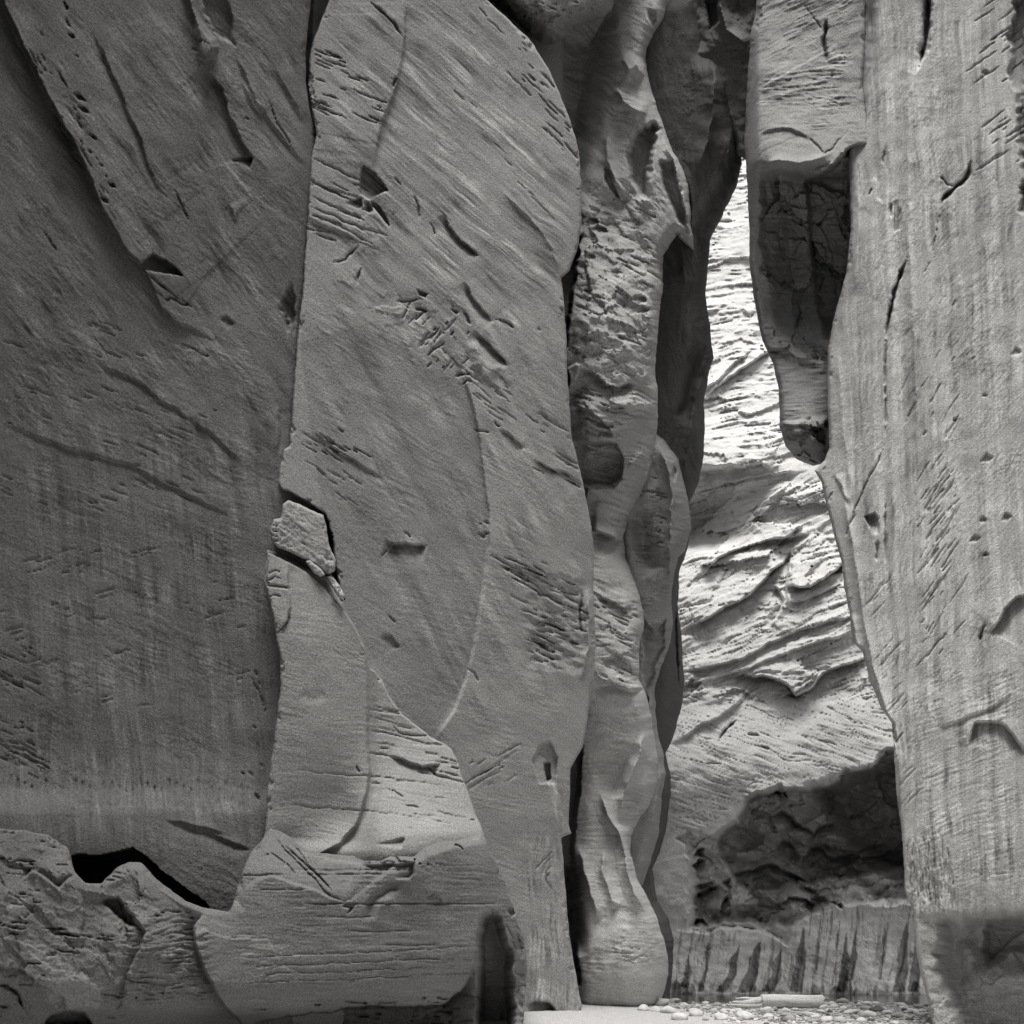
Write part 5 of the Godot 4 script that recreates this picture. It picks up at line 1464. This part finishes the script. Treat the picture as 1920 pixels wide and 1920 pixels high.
func stone_mesh(sd: int, flat: float) -> ArrayMesh:
	var n := nz(sd, 0.9, 2)
	var sp := SphereMesh.new()
	sp.radius = 1.0
	sp.height = 2.0
	sp.radial_segments = 14
	sp.rings = 8
	var a := sp.get_mesh_arrays()
	var v: PackedVector3Array = a[Mesh.ARRAY_VERTEX]
	for i in v.size():
		var q := v[i]
		var k := 1.0 + 0.32 * n.get_noise_3dv(q * 1.1)
		q = q * k
		# broken faces: press the stone against a few planes
		for f in 4:
			var d := Vector3(sin(sd * 1.7 + f * 2.1), cos(sd * 2.3 + f * 1.3), sin(sd * 0.7 + f * 3.7)).normalized()
			var e := q.dot(d) - 0.78
			if e > 0: q -= d * e * 0.8
		v[i] = Vector3(q.x, q.y * flat, q.z)
	var st := SurfaceTool.new()
	a[Mesh.ARRAY_VERTEX] = v
	a[Mesh.ARRAY_NORMAL] = null
	a[Mesh.ARRAY_TANGENT] = null
	a[Mesh.ARRAY_TEX_UV] = null
	var am := ArrayMesh.new()
	am.add_surface_from_arrays(Mesh.PRIMITIVE_TRIANGLES, a)
	st.create_from(am, 0)
	st.generate_normals()
	return st.commit()

func grit(c: float, sd: int) -> StandardMaterial3D:
	var m := StandardMaterial3D.new()
	var t := NoiseTexture2D.new()
	t.width = 128
	t.height = 128
	t.seamless = true
	t.noise = nz(sd, 0.03, 4)
	var g := Gradient.new()
	var s := Color(c * 1.010, c, c * 0.988)
	g.set_color(0, (s * 0.72).linear_to_srgb())
	g.set_color(1, (s * 1.22).linear_to_srgb())
	t.color_ramp = g
	m.albedo_texture = t
	m.uv1_triplanar = true
	m.uv1_world_triplanar = true
	m.uv1_scale = Vector3(2.5, 2.5, 2.5)
	m.roughness = 0.85
	m.metallic_specular = 0.25
	return m

func small_things() -> void:
	var rng := RandomNumberGenerator.new()
	rng.seed = 99
	var mats := [grit(0.50, 1), grit(0.36, 2), grit(0.62, 3), grit(0.12, 4)]
	var words := ["mid-grey", "dull grey", "chalky pale", "dark"]
	var shapes := []
	for k in 10: shapes.append(stone_mesh(k + 3, [0.55, 0.7, 0.4, 0.62, 0.5][k % 5]))
	# stones picked out by hand: px, py (their foot), half width px, tone
	var picked := [[1465, 1882, 0], [1510, 1878, 2]]
	var spots := [
		[1206, 1899, 11, 2], [1230, 1900, 9, 2], [1253, 1902, 14, 2], [1275, 1914, 16, 2], [1262, 1880, 14, 1], [1250, 1878, 10, 2], [1273, 1881, 9, 3], [1291, 1882, 7, 3], [1333, 1879, 10, 3], [1313, 1872, 5, 2],
		[1305, 1907, 15, 2], [1240, 1888, 16, 1], [1345, 1885, 9, 1], [1360, 1900, 12, 2], [1352, 1914, 14, 2], [1385, 1896, 9, 2], [1395, 1913, 18, 2], [1401, 1898, 8, 0], [1420, 1894, 8, 1], [1436, 1896, 12, 2], [1471, 1893, 8, 2], [1479, 1915, 14, 1],
		[1500, 1900, 9, 0], [1520, 1903, 12, 2], [1540, 1898, 10, 2], [1563, 1890, 9, 2], [1580, 1882, 11, 1], [1596, 1900, 15, 2], [1612, 1884, 7, 1], [1625, 1886, 9, 2], [1645, 1898, 15, 3], [1640, 1872, 8, 0], [1658, 1873, 6, 1], [1663, 1902, 10, 2], [1680, 1908, 12, 1], [1690, 1890, 10, 2], [1702, 1884, 12, 3],
		[1712, 1902, 12, 2], [1722, 1892, 9, 1], [1730, 1907, 10, 2], [1630, 1906, 12, 2], [1615, 1914, 10, 2], [1575, 1913, 12, 0], [1550, 1912, 12, 2], [1525, 1916, 10, 1], [1440, 1910, 13, 2], [1418, 1868, 7, 2], [1590, 1871, 8, 1], [1575, 1874, 6, 2]]
	var all := spots.duplicate()
	for k in 250:
		var y := 1876.0 + pow(rng.randf(), 0.8) * 50.0
		var x := rng.randf_range(1238, 1745)
		if y > 1896 and x < 1230 + (y - 1896) * 4.5: continue
		var tone: int = [0, 0, 1, 1, 2, 2, 2, 3][rng.randi() % 8]
		all.append([x, y, rng.randf_range(2.5, 8.0), tone])
	for s in all:
		var d: float = clampf(3294.0 / (float(s[1]) - 1700.0), 14.2, 20.4)
		var X: float = (float(s[0]) - CX) / F * d
		var hw: float = float(s[2]) / F * d
		var o := MeshInstance3D.new()
		o.name = numbered("river_stone")
		var si := rng.randi() % 10
		o.mesh = shapes[si]
		o.material_override = mats[s[3]]
		var gy := ground_y(X, -d)
		var big: bool = hw > 0.075
		o.scale = Vector3(hw, hw * rng.randf_range(0.8, 1.15), hw * rng.randf_range(0.8, 1.2))
		o.rotation = Vector3(rng.randf_range(-0.2, 0.2), rng.randf() * TAU, rng.randf_range(-0.25, 0.25))
		o.position = Vector3(X, gy + hw * 0.22, -d)
		var wet := gy < -0.05
		var form: String = ["rounded", "blocky", "flat", "rounded", "squat"][si % 5]
		var place := "on the open gravel bar"
		if wet: place = "in the shallow stream"
		elif X < 2.75: place = "at the foot of the sandstone column"
		elif absf(d - 17.5) < 0.75 and X > 3.3 and X < 5.3: place = "beside the driftwood log"
		elif X > 5.35: place = "near the foot of the cracked wall"
		elif d > 17.6: place = "at the edge of the stream"
		elif X < 3.3: place = "where the gravel meets the sand bank"
		o.set_meta("label", "%s %s %s river stone %s" % [["small", "large"][int(big)], words[s[3]], form, place])
		o.set_meta("category", "stone")
		o.set_meta("group", "%s %s %s stones %s" % [["small", "large"][int(big)], words[s[3]], form, place])
		add_child(o, true)
	# fine gravel between them
	var mm := MultiMesh.new()
	mm.transform_format = MultiMesh.TRANSFORM_3D
	mm.use_colors = true
	mm.mesh = shapes[2]
	var tr := []
	var cs := []
	for k in 5200:
		var d := rng.randf_range(14.6, 18.9)
		var X := rng.randf_range(1.9, 7.0)
		if X < 1.9 + maxf(0.0, (17.6 - d)) * 0.62 + rng.randf() * 0.5: continue
		var h := rng.randf_range(0.006, 0.028)
		tr.append(Transform3D(Basis(Vector3.UP, rng.randf() * TAU).scaled(Vector3(h, h, h * 1.3)), Vector3(X, ground_y(X, -d) + h * 0.25, -d)))
		var c := rng.randf_range(0.2, 0.6)
		cs.append(Color(c * 1.010, c, c * 0.988))
	mm.instance_count = tr.size()
	for k in tr.size():
		mm.set_instance_transform(k, tr[k])
		mm.set_instance_color(k, cs[k])
	var gi := MultiMeshInstance3D.new()
	gi.name = "gravel"
	gi.multimesh = mm
	gi.material_override = stone_mat
	gi.set_meta("label", "fine loose gravel between the river stones")
	gi.set_meta("kind", "stuff")
	add_child(gi)
	log_thing()

func log_thing() -> void:
	# driftwood: trunk lying across the bar, splintered at one end, broken off at the other
	var root := Node3D.new()
	root.name = "driftwood_log"
	root.set_meta("label", "bleached driftwood log with a splintered end lying across the gravel bar")
	root.set_meta("category", "log")
	add_child(root)
	var d := 17.5
	root.position = Vector3((1425.0 - CX) / F * d, ground_y((1460.0 - CX) / F * d, -d) - 0.01, -d)
	var n := nz(501, 1.0, 3)
	var m := rock_material()
	var tube := func(x0: float, x1: float, r0: float, r1: float, y0: float, y1: float, z0: float, tone: float, rag0: float, rag1: float, sd: float) -> ArrayMesh:
		var V := PackedVector3Array()
		var C := PackedColorArray()
		var I := PackedInt32Array()
		var K := 26
		var S := 40
		for s in S + 1:
			var t := float(s) / S
			for k in K:
				var a := TAU * k / K
				var rr := lerpf(r0, r1, t) * (1.0 + 0.10 * n.get_noise_2d(cos(a) * 1.2 + sd, sin(a) * 1.2 + t * 0.9) + 0.05 * n.get_noise_2d(a * 5.0 + sd, t * 1.5))
				var xx := lerpf(x0, x1, t)
				if s == 0: xx += rag0 * n.get_noise_2d(a * 3.0 + sd, 5.0)
				if s == S: xx += rag1 * n.get_noise_2d(a * 3.0 + sd, 9.0)
				V.append(Vector3(xx, lerpf(y0, y1, t) + sin(a) * rr + 0.012 * sin(t * 5.0 + sd), z0 + cos(a) * rr))
				var c := minf(0.95, tone) * (0.95 + 0.22 * n.get_noise_2d(a * 6.0 + sd, t * 3.0))
				C.append(Color(c * 1.010, c, c * 0.988))
		for s in S:
			for k in K:
				var o := s * K + k
				var p := s * K + (k + 1) % K
				I.append_array(PackedInt32Array([o, o + K, p, p, o + K, p + K]))
		for e in [0, S]:
			var c0 := V.size()
			var cc := Vector3.ZERO
			for k in K: cc += V[e * K + k] / K
			V.append(cc + Vector3(0.05 if e == 0 else -0.05, 0, 0))
			C.append(C[e * K] * 0.6)
			for k in K:
				if e == 0: I.append_array(PackedInt32Array([c0, e * K + k, e * K + (k + 1) % K]))
				else: I.append_array(PackedInt32Array([c0, e * K + (k + 1) % K, e * K + k]))
		var arr := []
		arr.resize(Mesh.ARRAY_MAX)
		arr[Mesh.ARRAY_VERTEX] = V
		arr[Mesh.ARRAY_COLOR] = C
		arr[Mesh.ARRAY_INDEX] = I
		var am := ArrayMesh.new()
		am.add_surface_from_arrays(Mesh.PRIMITIVE_TRIANGLES, arr)
		var st := SurfaceTool.new()
		st.create_from(am, 0)
		st.generate_normals()
		return st.commit()
	var parts := [
		["trunk", 0.02, 1.0, 0.112, 0.104, 0.11, 0.125, 0.0, 1.2, 0.03, 0.06, 1.0],
		["splinter", 0.0, -0.42, 0.07, 0.02, 0.12, 0.10, 0.02, 0.95, 0.0, 0.05, 2.0],
		["splinter", 0.02, -0.52, 0.05, 0.016, 0.06, 0.05, 0.05, 0.8, 0.0, 0.05, 3.0],
		["splinter", 0.02, -0.36, 0.05, 0.012, 0.15, 0.155, -0.02, 1.1, 0.0, 0.05, 4.0],
		["stub", 0.94, 1.08, 0.05, 0.02, 0.15, 0.16, 0.02, 0.5, 0.0, 0.05, 5.0],
		["stub", 0.92, 1.12, 0.05, 0.016, 0.05, 0.03, 0.04, 1.0, 0.0, 0.05, 6.0]]
	for p in parts:
		var o := MeshInstance3D.new()
		o.name = p[0]
		o.mesh = tube.call(p[1], p[2], p[3], p[4], p[5], p[6], p[7], p[8], p[9], p[10], p[11])
		o.material_override = m
		root.add_child(o, true)
